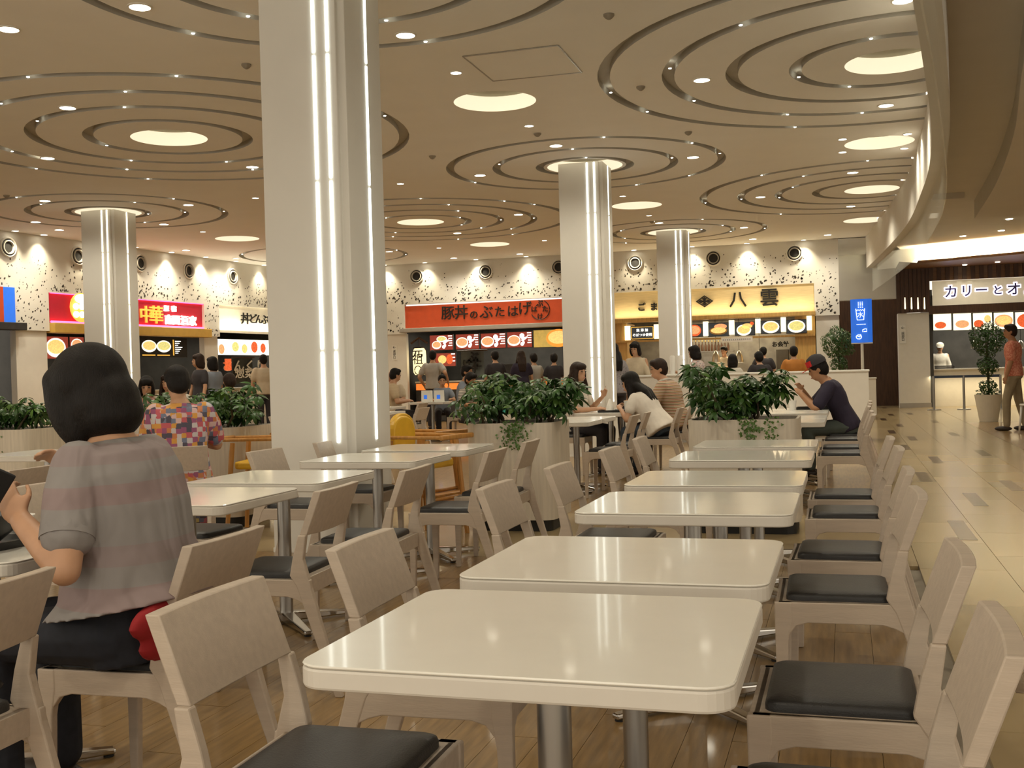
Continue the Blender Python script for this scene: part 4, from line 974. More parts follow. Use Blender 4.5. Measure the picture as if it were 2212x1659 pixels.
for i in range(8): m.box((-.10+i*.024, yy-.004, b0+H_*.41), (-.085+i*.024, yy+.004, b0+H_*.425))
m.build('small_print', M_icon, t)
m = MB(); m.tube([(.02, yy, b0+H_*.24), (.02, yy, b0+H_*.29), (.06, yy, b0+H_*.31), (.10, yy, b0+H_*.31), (.10, yy, b0+H_*.25), (.04, yy, b0+H_*.25)], .008, 6); m.tube([(-.06+.055*math.cos(a), yy, b0+H_*.13+.045*math.sin(a)) for a in [i*.6 for i in range(12)]], .008, 6); m.tube([(-.09, yy, b0+H_*.15), (-.04, yy, b0+H_*.13), (-.02, yy, b0+H_*.19)], .008, 6); m.build('tap_symbol', M_icon, t)
# queue barrier at the curry shop
t = empty('queue_barrier', (2.5, 28.3, 0), 0, 'steel queue rail with dark top band before the curry counter', 'barrier')
q0 = PY(2018, 880, 28.3).x-2.5; q1 = PY(2083, 882, 28.3).x-2.5; zt = PY(2050, 812, 28.3).z
for x in (q0, q1, q1+(q1-q0)*1.2): 
    MB().cyl((x, 0), .03, .02, zt, 12).build('post', M_steel, t, True, .6); MB().cyl((x, 0), .16, 0, .02, 20).build('foot', M_steel, t)
MB().box((q0, -.02, zt-.05), (q1+(q1-q0)*1.2, .02, zt+.01)).build('band', mat('navy_band', (.03, .045, .08), .5, var=.1), t)
# ================================================================== PLANTS
M_leaf = mat('glossy_leaf', (.032, .085, .016), .36, var=.45, vscale=9); M_leafl = mat('light_leaf', (.075, .15, .028), .35, var=.4, vscale=9)
M_stem = mat('plant_stem', (.07, .05, .025), .7, var=.2); M_soil = mat('soil', (.03, .022, .015), .9, var=.3)
M_planter = mat('planter_ash_veneer', (.60, .53, .43), .5, var=.09, vscale=5, stretch=(9, 9, .5)); M_pot = mat('pot_cream', (.66, .60, .48), .6, var=.04)
def leaflet(m, L, w, R, droop=.35):
    V = []; n = 5
    for i in range(n+1):
        t = i/n; ww = w*math.sin(PI*min(1, t*.92+.08))**.8; x = .02+L*t; z = -droop*L*t*t
        V += [R @ Vector((x, -ww, z-.12*ww)), R @ Vector((x, 0, z+.1*ww)), R @ Vector((x, ww, z-.12*ww))]
    F = [(i*3+k, i*3+k+1, i*3+k+4, i*3+k+3) for i in range(n) for k in range(2)]
    m.add(V, F)
def palmate(seed, mt):
    rnd = random.Random(seed); m = MB()
    for k in range(7):
        a = (k-3)*.83+rnd.uniform(-.15, .15)
        leaflet(m, rnd.uniform(.06, .09), rnd.uniform(.013, .019), Matrix.Rotation(a, 3, 'Z') @ Matrix.Rotation(rnd.uniform(.0, .35), 3, 'Y'), .5)
    return m.mesh('leaf', mt, True)
LEAVES = [palmate(i, M_leaf) for i in range(4)]+[palmate(9, M_leafl)]
def planter(x0, x1, y0, label, n=130, h=.795, dep=.62, seed=0, hmax=1.2):
    rnd = random.Random(seed); cx = (x0+x1)/2; w_ = (x1-x0)/2
    t = empty('planter', (cx, y0+dep/2, 0), 0, label, 'planter', 'boxed leafy planters')
    P = rrect(-w_, w_, -dep/2, dep/2, .1); Pi = rrect(-w_+.02, w_-.02, -dep/2+.02, dep/2-.02, .085)
    m = MB(); k = len(P)
    V = [(x, y, .085) for x, y in P]+[(x, y, h) for x, y in P]+[(x, y, h) for x, y in Pi]+[(x, y, h-.1) for x, y in Pi]
    F = [(j*k+i, j*k+(i+1) % k, (j+1)*k+(i+1) % k, (j+1)*k+i) for j in range(3) for i in range(k)]+[tuple(range(k-1, -1, -1))]
    m.add(V, F); m.build('box', M_planter, t, True, .5)
    MB().prism(rrect(-w_+.03, w_-.03, -dep/2+.03, dep/2-.03, .08), 'z', 0, .0848).build('kick_plate', M_dark, t)
    MB().prism(Pi, 'z', h-.12, h-.06).build('soil', M_soil, t)
    tips = []
    for i in range(9):
        bx, by = rnd.uniform(-w_*.75, w_*.75), rnd.uniform(-dep*.3, dep*.3); tx, ty = bx*1.25+rnd.uniform(-.12, .12), by*1.4+rnd.uniform(-.1, .1); tz = rnd.uniform(hmax-.22, hmax-.05)
        pts = [(bx+(tx-bx)*s+.02*math.sin(9*s+i), by+(ty-by)*s, h-.07+(tz-h+.07)*s) for s in (0, .25, .5, .75, 1)]
        MB().tube(pts, [.012, .011, .009, .007, .004], 6).build('stem', M_stem, t, True); tips.append(pts)
    for i in range(n):
        p = rnd.choice(tips); s = .25+.75*rnd.random()**.6; j = min(3, int(s*4)); f = s*4-j
        q = Vector(p[j])*(1-f)+Vector(p[j+1])*f
        a = rnd.uniform(0, 2*PI); r = rnd.uniform(.04, .2)
        q += Vector((r*math.cos(a), r*math.sin(a), rnd.uniform(-.02, .07)))
        if q.z < h+.04: q.z = h+rnd.uniform(.03, .2)
        o = link('leaf', rnd.choice(LEAVES), t, q); sc = rnd.uniform(.7, 1.1); o.scale = (sc, sc, sc)
        o.rotation_euler = (rnd.gauss(0, .35)+.3*math.sin(a), rnd.gauss(.1, .35), a)
    m = MB()      # trailing ivy over the front edge
    for i in range(3):
        x = rnd.uniform(-w_*.6, w_*.7); L = rnd.uniform(.12, .3)
        for j in range(60):
            s = rnd.random(); c = Vector((x+rnd.gauss(0, .035), -dep/2-.012-rnd.random()*.02, h+.02-L*s)); a = rnd.uniform(0, 6.28); u = rnd.uniform(.009, .014)
            m.add([c+Vector((u*math.cos(a+k*2.1), rnd.uniform(-.008, .008), u*math.sin(a+k*2.1))) for k in range(3)], [(0, 1, 2)])
    stuff(m.build('trailing_ivy', M_leafl, t))
    return t
planter(-2.71, -2.04, 7.68, 'leafy planter box left of centre beside the chatting women', 230, seed=3)
planter(-1.07, -.31, 7.72, 'leafy planter box at the end of the empty aisle row', 230, seed=8)
planter(-5.42, -4.58, 7.62, 'leafy planter box behind the man in the patchwork shirt', 200, seed=12, hmax=1.13)
planter(-7.6, -6.72, 7.75, 'leafy planter box at the left picture edge', 180, seed=21, hmax=1.12)
def topiary(x, y, base, balls, pot_r, pot_h, label, seed, pot=True):
    rnd = random.Random(seed); t = empty('topiary_tree', (x, y, 0), 0, label, 'potted tree')
    MB().lathe([(pot_r*.66, 0), (pot_r, pot_h), (pot_r*.9, pot_h), (pot_r*.88, pot_h-.06), (.001, pot_h-.06)], 28, caps=False).build('pot', M_pot, t, True, .5)
    top = balls[0][0]
    MB().tube([(.01*math.sin(3*z), 0, z) for z in [pot_h-.06+(top-pot_h+.06)*i/6 for i in range(7)]], .022, 8).build('trunk', M_stem, t, True)
    for z, r in balls:
        m = MB(); n = int(3800*r*r*4)
        for i in range(n):
            v = Vector((rnd.gauss(0, 1), rnd.gauss(0, 1), rnd.gauss(0, 1))).normalized(); rr = r*(.55+.45*rnd.random()**.4)*(1+.12*math.sin(5*v.x+3*v.z+seed))
            c = Vector((0, 0, z))+v*rr; a = Vector((rnd.gauss(0, 1), rnd.gauss(0, 1), rnd.gauss(0, 1))).cross(v).normalized(); b = v.cross(a); u = rnd.uniform(.018, .034)
            d = (a+v*.5).normalized()
            m.add([c-d*u, c+b*u*.5, c+d*u, c-b*u*.5], [(0, 1, 2, 3)])
        stuff(m.build('foliage_ball', M_leaf, t))
    m = MB()
    for i in range(90):
        a = rnd.uniform(0, 6.28); c = Vector((pot_r*.8*math.cos(a), pot_r*.8*math.sin(a), pot_h+rnd.uniform(-.03, .09))); u = .04; e = rnd.uniform(0, 6.28)
        m.add([c+Vector((u*math.cos(e+k*2.1), u*math.sin(e+k*2.1), rnd.uniform(-.02, .02))) for k in range(3)], [(0, 1, 2)])
    stuff(m.build('ground_cover', M_leaf, t))
p = G(2139, 911)
zz = lambda x, y, Y: PY(x, y, Y).z
topiary(p.x, p.y+.2, 0, [(zz(2122, 735, p.y), .34), (zz(2124, 792, p.y), .20), (zz(2127, 838, p.y), .17)], .25, zz(2130, 853, p.y), 'three-ball topiary tree in a cream pot before the curry shop', 4)
p2 = PY(1812, 740, 25.1)
topiary(p2.x, 25.1, 0, [(p2.z, .36), (zz(1828, 786, 25.1), .2)], .22, .5, 'round topiary tree half hidden beside the blue water sign', 6)
# ================================================================== HIGH CHAIRS
M_yel = mat('yellow_vinyl', (.72, .42, .03), .4, var=.06, vscale=12); M_beech = mat('orange_beech', (.50, .24, .06), .4, var=.15, vscale=8, stretch=(6, 6, 1))
def make_high():
    t = empty('high_chair')
    for sx in (1, -1):
        for sy in (1, -1):
            MB().tube([(sx*.21, sy*.22, 0), (sx*.17, sy*.185, .60), (sx*.16, sy*.18, .70)], [.017, .02, .018], 8).build('leg', M_beech, t, True, .7)
    for sy in (1, -1): bevel(MB().box((-.22, sy*.185-.015, .71), (.30, sy*.185+.015, .735)).build('arm_rail', M_beech, t), .01)
    bevel(MB().box((.27, -.2, .705), (.31, .2, .74)).build('front_bar', M_beech, t), .01)
    bevel(MB().box((.14, -.20, .24), (.30, .20, .265)).build('foot_rest', M_beech, t), .008)
    for sx in (.19, -.19): MB().tube([(sx, -.2, .28), (sx, .2, .28)], .013, 8).build('stretcher', M_beech, t, True)
    m = MB()
    m.prism(rrect(-.17, .17, -.16, .16, .05), 'z', .50, .555); bevel(m.build('seat_pad', M_yel, t), .015)
    P = [(y, z) for y, z in rrect(-.135, .135, .56, .87, .12)]
    bevel(MB().prism(P, 'x', -.22, -.165).build('back_pad', M_yel, t), .015)
    return t
HIGH = make_high()
for i, (x, y, a, l) in enumerate(((-2.93, 7.42, -.25, 'yellow and beech high chair just right of the widest column'), (-3.16, 7.95, -.3, 'yellow high chair half hidden behind the right side of the widest column'), (-4.24, 7.40, PI+.2, 'yellow and beech high chair just left of the widest column'), (-4.12, 8.05, PI+.1, 'yellow high chair behind the one left of the widest column'))):
    o = HIGH if i == 0 else copy_tree(HIGH); o.location = (x, y, 0); o.rotation_euler.z = a; tag(o, l, 'high chair', 'yellow high chairs')
# ================================================================== THINGS ON TABLES
M_black = mat('black_lacquer', (.012, .012, .012), .3, var=.1); M_white = mat('white_ceramic', (.82, .80, .75), .25, var=.02); M_papero = mat('orange_paper', (.80, .42, .14), .6, var=.1, vscale=40); M_bamb = mat('chopstick_bamboo', (.55, .36, .12), .5, var=.1)
def tray(x, y, z, a, label, w_=.19, d=.14):
    o = empty('tray', (x, y, z), a, label, 'tray'); 
    MB().prism(rrect(-w_, w_, -d, d, .03), 'z', 0, .006).build('base', M_black, o)
    m = MB(); P = rrect(-w_, w_, -d, d, .03); Q = rrect(-w_+.008, w_-.008, -d+.008, d-.008, .025); k = len(P)
    m.add([(p[0], p[1], .0) for p in P]+[(p[0]*1.03, p[1]*1.03, .022) for p in P]+[(p[0]*1.03, p[1]*1.03, .022) for p in Q]+[(p[0], p[1], .006) for p in Q], [(j*k+i, j*k+(i+1) % k, (j+1)*k+(i+1) % k, (j+1)*k+i) for j in range(3) for i in range(k)]); m.build('rim', M_black, o, True, .6)
    return o
def lathe_thing(name, x, y, z, prof, mt, label, cat, extra=None):
    o = empty(name, (x, y, z), 0, label, cat); MB().lathe(prof, 24, caps=False).build('body', mt, o, True, .7)
    if extra: extra(o)
    return o
CUP = [(.001, 0), (.03, 0), (.04, .10), (.042, .102), (.039, .10), (.028, .004), (.001, .004)]
BOWL = [(.001, 0), (.045, 0), (.048, .012), (.085, .045), (.105, .09), (.108, .091), (.10, .088), (.08, .045), (.04, .016), (.001, .014)]
T7 = .7006
tray(-2.45, 12.05, T7, .1, 'black tray with drinks on the chatting women table')
def straw(o): MB().tube([(0, 0, .02), (.015, .01, .16)], .004, 6).build('straw', M_black, o)
lathe_thing('paper_cup', -2.32, 12.1, T7+.0225, CUP, M_papero, 'orange patterned paper cup with a straw on the chatting women tray', 'cup', straw)
lathe_thing('paper_cup', -2.30, 11.95, T7+.0225, CUP, M_white, 'white cup beside the orange patterned one', 'cup', straw)
def cone(o): pass
lathe_thing('napkin', -2.50, 11.98, T7+.0225, [(.05, 0), (.035, .05), (.012, .12), (.001, .13)], M_paper, 'crumpled white paper napkin on the chatting women tray', 'napkin')
tray(-.30, 11.95, T7, 0, 'black tray before the man in the red cap'); lathe_thing('cup', -.52, 11.72, T7, CUP, M_white, 'white cup on the table of the man in the red cap', 'cup', straw)
lathe_thing('bowl', -.30, 11.95, T7+.0065, BOWL, M_black, 'dark bowl on the tray of the man in the red cap', 'bowl')
for i, (x, y) in enumerate(((-7.1, 18.2), (-6.85, 18.15))):
    o = empty('paper_bag', (x, y, T7), .3*i, ['white paper bag standing on the far family table', 'second white paper bag at right on the far family table'][i], 'bag'); MB().prism([(-.09, 0), (.09, 0), (.085, .2), (-.085, .2)], 'y', -.05, .05).build('body', M_paper, o); MB().box((-.04, -.052, .05), (.02, -.0505, .12)).build('print', M_blue, o)
# the lunching woman's meal
tray(-2.42, 2.62, T7, PI/2-.05, 'black tray before the lunching woman in the foreground', .2, .15)
lathe_thing('noodle_bowl', -2.36, 2.53, T7+.0065, [(r*1.15, z*1.05) for r, z in BOWL], M_black, 'large black bowl on the tray of the lunching woman', 'bowl')
lathe_thing('side_bowl', -2.47, 2.80, T7+.0065, [(r*.55, z*.6) for r, z in BOWL], M_white, 'small white dish behind the black bowl', 'bowl')
o = MB()
for k in (0, .012): o.tube([(-2.20+k, 2.70+k, T7+.045), (-2.035+k*.5, 2.66+k, T7+.185)], [.0022, .0032], 6)
for k, (a, b) in enumerate((((-2.275, 2.69, T7+.085), (-2.05, 2.62, T7+.235)), ((-2.262, 2.702, T7+.085), (-2.04, 2.625, T7+.228)))):
    c = MB().tube([a, b], [.0022, .0034], 6).build('chopstick', M_bamb); tag(c, ['upper bamboo chopstick in the right hand of the lunching woman', 'lower bamboo chopstick in the right hand of the lunching woman'][k], 'chopstick', 'pair of chopsticks')

for i, px in enumerate((1452, 1468)):
    p = PY(px, 797, 17.45); lathe_thing('cup_stack', p.x, 17.5, pb.z+.001, [(.04, 0), (.045, .28), (.03, .30), (.001, .30)], M_white, ['left of two white cup stacks on the long partition', 'right of two white cup stacks on the long partition'][i], 'cups')
# ================================================================== PEOPLE
def remesh(mb, vox, mt, name, parent, smooth=5, fac=.5):
    me = bpy.data.meshes.new(name); me.from_pydata(mb.v, [], mb.f)
    bm = bmesh.new(); bm.from_mesh(me); bmesh.ops.remove_doubles(bm, verts=bm.verts, dist=1e-6); bmesh.ops.recalc_face_normals(bm, faces=bm.faces); bm.to_mesh(me); bm.free()
    o = bpy.data.objects.new('tmp', me)
    r = o.modifiers.new('r', 'REMESH'); r.mode = 'VOXEL'; r.voxel_size = vox
    s = o.modifiers.new('s', 'SMOOTH'); s.iterations = smooth; s.factor = fac
    out = evalmesh(o)
    bpy.data.objects.remove(o); bpy.data.meshes.remove(me)
    out.materials.clear(); out.materials.append(mt); out.shade_smooth(); out.name = name
    return link(name, out, parent)
def limb(m, pts, rs, n=12):
    """rounded tapering limb"""
    pts = [Vector(p) for p in pts]
    for i in range(len(pts)-1):
        a, b = pts[i], pts[i+1]; k = 3
        m.tube([a+(b-a)*j/k for j in range(k+1)], [rs[i]+(rs[i+1]-rs[i])*j/k for j in range(k+1)], n)
    for p, r in zip(pts, rs): m.ell(p, (r, r, r), None, n, 8)
def loft(m, secs, n=20):
    """secs: (centre, half width vector, half depth vector)"""
    V = []
    for c, a, b in secs:
        for i in range(n):
            t = 2*PI*i/n; V.append(c+a*math.copysign(abs(math.cos(t))**.85, math.cos(t))+b*math.copysign(abs(math.sin(t))**.85, math.sin(t)))
    k = len(secs)
    F = [(j*n+i, j*n+(i+1) % n, (j+1)*n+(i+1) % n, (j+1)*n+i) for j in range(k-1) for i in range(n)]
    F += [tuple(range(n-1, -1, -1)), tuple(range((k-1)*n, k*n))]
    m.add(V, F)
def ik(s, h, l1, l2, hint):
    s, h = Vector(s), Vector(h); d = h-s; L = min(d.length, (l1+l2)*.995); d = d.normalized()
    a = (l1*l1-l2*l2+L*L)/(2*L); q = math.sqrt(max(0, l1*l1-a*a)); hint = Vector(hint); u = (hint-d*hint.dot(d)).normalized()
    return s+d*a+u*q, s+d*L
M_skin = mat('skin', (.50, .28, .165), .5, var=.06, vscale=20); M_skin2 = mat('skin_tanned', (.40, .20, .10), .5, var=.06, vscale=20)
M_hair = mat('black_hair', (.008, .006, .005), .5, spec=.22, var=.3, vscale=14, bump=.4, bscale=90, stretch=(5, 5, .6)); M_hairb = mat('dark_brown_hair', (.024, .012, .007), .5, spec=.25, var=.3, vscale=14, bump=.35, bscale=80, stretch=(5, 5, .6))
M_eye = mat('eye_dark', (.008, .006, .005), .3, var=.1); M_lip = mat('lips', (.42, .14, .10), .5, var=.05)
M_denim = mat('dark_denim', (.012, .014, .022), .75, var=.25, vscale=40); M_shoe = mat('dark_shoe', (.03, .02, .015), .5, var=.1)
def cloth(name, c, var=.08): return mat('cloth_'+name, c, .8, var=var, vscale=9, bump=.15, bscale=26)
def pattern(name, cols, scale, kind='patch', folds=.25):
    if name in MATS: return MATS[name]
    m = bpy.data.materials.new(name); m.use_nodes = True; nt = m.node_tree; b = nt.nodes['Principled BSDF']; b.inputs['Roughness'].default_value = .8
    tc = nt.nodes.new('ShaderNodeTexCoord'); mp = nt.nodes.new('ShaderNodeMapping'); nt.links.new(tc.outputs['Object'], mp.inputs[0])
    r = nt.nodes.new('ShaderNodeValToRGB'); r.color_ramp.interpolation = 'CONSTANT'
    for i, c in enumerate(cols):
        e = r.color_ramp.elements[i] if i < 2 else r.color_ramp.elements.new(i/len(cols))
        e.position = i/len(cols); e.color = (*c, 1)
    if kind == 'patch':
        v = nt.nodes.new('ShaderNodeTexVoronoi'); v.distance = 'CHEBYCHEV'; v.inputs['Scale'].default_value = scale; v.inputs['Randomness'].default_value = .35
        nt.links.new(mp.outputs[0], v.inputs['Vector']); sp = nt.nodes.new('ShaderNodeSeparateColor'); nt.links.new(v.outputs['Color'], sp.inputs[0]); nt.links.new(sp.outputs[0], r.inputs[0])
    elif kind == 'stripe':
        w_ = nt.nodes.new('ShaderNodeTexWave'); w_.bands_direction = 'Z'; w_.wave_profile = 'SAW'; w_.inputs['Scale'].default_value = scale; w_.inputs['Distortion'].default_value = 1.2; w_.inputs['Detail Scale'].default_value = .6
        nt.links.new(mp.outputs[0], w_.inputs['Vector']); nt.links.new(w_.outputs['Fac'], r.inputs[0])
    else:
        n = nt.nodes.new('ShaderNodeTexNoise'); n.inputs['Scale'].default_value = scale; nt.links.new(mp.outputs[0], n.inputs['Vector']); nt.links.new(n.outputs['Fac'], r.inputs[0])
    nt.links.new(r.outputs[0], b.inputs['Base Color'])
    if folds:
        n2 = nt.nodes.new('ShaderNodeTexNoise'); n2.inputs['Scale'].default_value = 7; n2.inputs['Detail'].default_value = 2; n2.inputs['Distortion'].default_value = .6
        m2 = nt.nodes.new('ShaderNodeMapping'); m2.inputs['Scale'].default_value = (1.2, 1.2, .45); m2.inputs['Rotation'].default_value = (.5, .3, 0); nt.links.new(tc.outputs['Object'], m2.inputs[0]); nt.links.new(m2.outputs[0], n2.inputs['Vector'])
        bp = nt.nodes.new('ShaderNodeBump'); bp.inputs['Strength'].default_value = folds; bp.inputs['Distance'].default_value = .06; nt.links.new(n2.outputs['Fac'], bp.inputs['Height']); nt.links.new(bp.outputs['Normal'], b.inputs['Normal'])
    MATS[name] = m; return m
def hand(m, wrist, d, n, s=1, curl=.5, side=1, point=False):
    """palm along d, palm normal n, thumb on the side given"""
    d = Vector(d).normalized(); n = Vector(n); n = (n-d*n.dot(d)).normalized(); l = d.cross(n)*side
    R = Matrix((d, l, n)).transposed()
    c = Vector(wrist)+d*.045*s; m.ell(c, (.052*s, .040*s, .017*s), R, 12, 8)
    for k, (off, L) in enumerate(((.027, .072), (.009, .080), (-.009, .074), (-.026, .058))):
        b = Vector(wrist)+d*.085*s+l*off*s; cu = curl if not (point and k == 0) else .03
        p1 = b+(d*math.cos(cu*.8)+n*math.sin(cu*.8))*L*.45*s; p2 = p1+(d*math.cos(cu*2)+n*math.sin(cu*2))*L*.33*s; p3 = p2+(d*math.cos(cu*2.9)+n*math.sin(cu*2.9))*L*.24*s
        limb(m, [b-d*.02*s, p1, p2, p3], [.0095*s, .0088*s, .008*s, .0068*s], 8)
    b = Vector(wrist)+d*.03*s+l*.033*s; p1 = b+(d*.75+l*.65+n*.25).normalized()*.034*s; p2 = p1+(d*.95+l*.15+n*.35).normalized()*.03*s
    limb(m, [b-l*.01*s, p1, p2], [.012*s, .010*s, .0078*s], 8)
def person(x, y, rz, label, pose='sit', h=1.0, lean=.12, hy=0, hp=0, hands=None, shirt=None, pants=None, hair='short', hairm=None, skin=None, vox=.013, sleeve=.6, build=1.0, z=0, cap=None, skirt=None, loose=0, collar=None, glasses=False, ponytail=False, apron=None, fem=True, roll=0, hem=None, armr=1):
    """origin at the floor below the pelvis, local +x is where the person faces"""
    t = empty('person', (x, y, z), rz, label, 'person')
    skin = skin or M_skin; hairm = hairm or M_hair; pants = pants or M_denim; shirt = shirt or cloth('grey', (.3, .3, .3))
    Z0 = .525 if pose == 'sit' else .90*h
    ax = Vector((math.sin(lean), math.sin(roll), math.cos(lean))).normalized(); fx = Vector((math.cos(lean), 0, -math.sin(lean))); wy = Vector((0, 1, 0))
    pel = Vector((0, 0, Z0)); S = lambda u: pel+ax*u*h
    bw = build
    prof = [(-.06, .150, .105), (.02, .160, .112), (.10, .146, .102), (.20, .128 if fem else .142, .090), (.31, .146 if fem else .165, .108), (.40, .158 if fem else .180, .104), (.455, .135 if fem else .155, .084), (.495, .075, .062), (.53, .052, .052)]
    body = MB()
    loft(body, [(S(u), wy*w_*.93*bw*h, fx*d*.93*bw*h) for u, w_, d in prof])
    neck = S(.50); HR = Matrix.Rotation(hy, 3, 'Z') @ Matrix.Rotation(lean*.6+hp, 3, 'Y')
    hc = S(.56)+HR @ Vector((.025, 0, .085))*h
    limb(body, [neck-ax*.03, hc-Vector((0, 0, .05))], [.05*h*(1 if fem else 1.12), .046*h*(1 if fem else 1.12)])
    k = h**.3
    E3 = lambda c, r, m_=body, n=16, kk=12: m_.ell(hc+HR @ Vector(c)*k, tuple(q*k for q in r), HR, n, kk)
    E3((0, 0, .02), (.092, .074, .098)); E3((.022, 0, -.045), (.068, .056, .066)); E3((.055, 0, -.082), (.028, .03, .024))
    E3((.096, 0, -.012), (.016, .013, .022)); E3((.09, 0, -.06), (.012, .024, .013))
    for s in (1, -1): E3((-.005, s*.077, -.008), (.018, .010, .03))
    # legs
    def leg(s):
        hip = pel+Vector((0, s*.085*h, -.01))
        if pose == 'sit':
            kn = Vector((.40*h, s*.11*h, .49)); an = Vector((.38*h, s*.11*h, .09)); 
        else:
            st = .10*h*s if pose == 'walk' else 0
            kn = Vector((.03+st*.8, s*.085*h, .48*h)); an = Vector((-.02+st*1.3, s*.085*h, .08))
        return hip, kn, an
    for s in (1, -1):
        hip, kn, an = leg(s); limb(body, [hip, kn, an], [.078*h, .052*h, .036*h])
        ft = an+Vector((.05, 0, -.045)); body.ell(ft, (.115*h, .042*h, .035*h), None, 12, 8)
    # arms
    sh = {}; arms = {}
    for s, nm in ((1, 'l'), (-1, 'r')):
        p = S(.435)+wy*s*(.158 if fem else .178)*h*bw; sh[nm] = p
        tgt = (hands or {}).get(nm)
        if tgt is None: tgt = (.10, s*.24, Z0-.05*h) if pose != 'sit' else (.33, s*.15, .73)
        hint = (-.35, s*.55, -.8)
        el, wr = ik(p, tgt[:3], .265*h, .235*h, hint)
        if hands and nm+'e' in hands: el, wr = Vector(hands[nm+'e']), Vector(tgt[:3])
        arms[nm] = (p, el, wr, s, tgt)
        ar = (.040 if fem else .047)*armr
        limb(body, [p, p+(el-p)*.5, el, el+(wr-el)*.35, wr], [ar*1.1*h, ar*h, ar*.86*h, ar*.84*h, ar*.62*h])
        dirn = (wr-el).normalized(); nv = Vector((0, -s*.6, -.8)) if len(tgt) < 4 else Vector(tgt[3])
        hand(body, wr, dirn if len(tgt) < 5 else tgt[4], nv, .92*h, curl=.45 if len(tgt) < 6 else tgt[5], side=s*-1, point=len(tgt) > 6)
    bo = remesh(body, vox, skin, 'body', t, 4)
    # face
    m = MB()
    for s in (1, -1): E3((.088, s*.031, .012), (.008, .014, .0065), m, 10, 6)
    m.build('eyes', M_eye, bo, True); m = MB(); 
    for s in (1, -1): E3((.088, s*.032, .034), (.006, .018, .003), m, 10, 6)
    m.build('eyebrows', hairm, bo, True); m = MB(); E3((.0995, 0, -.058), (.006, .021, .006), m, 10, 6); m.build('mouth', M_lip, bo, True)
    if glasses:
        m = MB()
        for s in (1, -1): m.tube([hc+HR @ Vector((.103, s*.033+.022*math.cos(a), .010+.017*math.sin(a)))*k for a in [i*PI/6 for i in range(13)]], .0018, 6)
        m.build('glasses', M_eye, t)
    # hair
    m = MB(); E3((-.012, 0, .036), (.097, .086, .094), m); E3((-.03, 0, .0), (.08, .083, .085), m)
    if hair == 'short': E3((-.045, 0, -.03), (.055, .068, .06), m); E3((.045, 0, .082), (.05, .07, .04), m)
    elif hair == 'bigbob':
        E3((-.012, 0, .032), (.108, .100, .102), m); E3((-.03, 0, -.045), (.098, .098, .095), m); E3((-.035, 0, -.085), (.088, .092, .07), m)
        for s in (1, -1): E3((.045, s*.062, -.03), (.055, .034, .11), m); E3((.055, s*.05, -.10), (.03, .024, .06), m)
        E3((.055, 0, .055), (.05, .085, .05), m)
    else:
        E3((.045, 0, .065), (.052, .078, .05), m)
        for s in (1, -1): E3((.0, s*.07, -.03), (.06, .026, .085), m); E3((-.02, s*.068, -.08), (.058, .026, .055), m)
        E3((-.055, 0, -.05), (.06, .082, .08), m)
        if hair == 'bob': E3((-.05, 0, -.10), (.062, .085, .05), m)
        if hair == 'long':
            for s in (-1, 0, 1):
                a = hc+HR @ Vector((-.06, s*.05, -.06)); b = S(.32)+fx*(-.125)*h+wy*s*.05; c = (a+b)/2+fx*-.02; limb(m, [a, c, b], [.05, .045, .022])
            for s in (1, -1): 
                a = hc+HR @ Vector((.01, s*.072, -.03)); b = S(.38)+fx*.10+wy*s*.085; limb(m, [a, (a+b)/2+wy*s*.012, b], [.03, .028, .012])
    if ponytail: a = hc+HR @ Vector((-.10, 0, .0)); limb(m, [a, a+Vector((-.05, 0, -.06)), a+Vector((-.05, 0, -.16))], [.03, .03, .012])
    if hair != 'none': remesh(m, max(.008, vox*.8), hairm, 'hair', t, 14 if hair == 'bigbob' else 3)
    if cap:
        m = MB(); m.lathe([(.105*k, 0), (.104*k, .04*k), (.08*k, .085*k), (.03*k, .108*k), (.001, .112*k)], 24, caps=False)
        CM = Matrix.Translation(hc+HR @ Vector((-.008, 0, .05))) @ HR.to_4x4(); c = m.build('cap_crown', cap[0], t, True); c.matrix_local = CM
        m = MB(); P = [(.09+.075*math.cos(a), .085*math.sin(a)) for a in [-PI/2+PI*i/10 for i in range(11)]]; m.prism(P, 'z', 0, .006); c2 = m.build('cap_peak', cap[1], t); c2.matrix_local = Matrix.Translation(hc+HR @ Vector((.002, 0, .055))) @ HR.to_4x4() @ Matrix.Rotation(.18, 4, 'Y')
        P = [(.1055*math.cos(a), .1055*math.sin(a)) for a in [-1.1+2.2*i/12 for i in range(13)]]+[(.098*math.cos(a), .098*math.sin(a)) for a in [1.1-2.2*i/12 for i in range(13)]]
        c3 = MB().prism(P, 'z', .0, .062).build('cap_front', cap[1], t); c3.matrix_local = CM
    # clothes
    m = MB(); g = .014+loose*.25
    secs = []
    for u, w_, d in [(hem if hem is not None else -.05, .160+loose*.3, .114+loose*.3)]+[q for q in prof[1:8] if q[0] > (hem or -.05)+.02]:
        f = max(0, (.40-u)/.5)*loose
        if u > .48: g2 = .003
        else: g2 = g
        secs.append((S(u)-fx*f*.15, wy*(w_*bw*h+g2+f*.8), fx*(d*bw*h+g2+f*.45)))
    loft(m, secs)
    for nm in 'lr':
        p, el, wr, s, tg = arms[nm]; ar = (.040 if fem else .047)*h*armr
        if sleeve <= 1: e = p+(el-p)*sleeve; limb(m, [p-wy*s*.02, p+(e-p)*.5, e], [ar*1.3+.010, ar*1.28+.010, ar*1.25+.010])
        else: limb(m, [p-wy*s*.02, el, el+(wr-el)*min(1, sleeve-1)], [ar*1.3, ar*1.22, ar*.95])
    so = remesh(m, vox, shirt, 'shirt', t, 4)
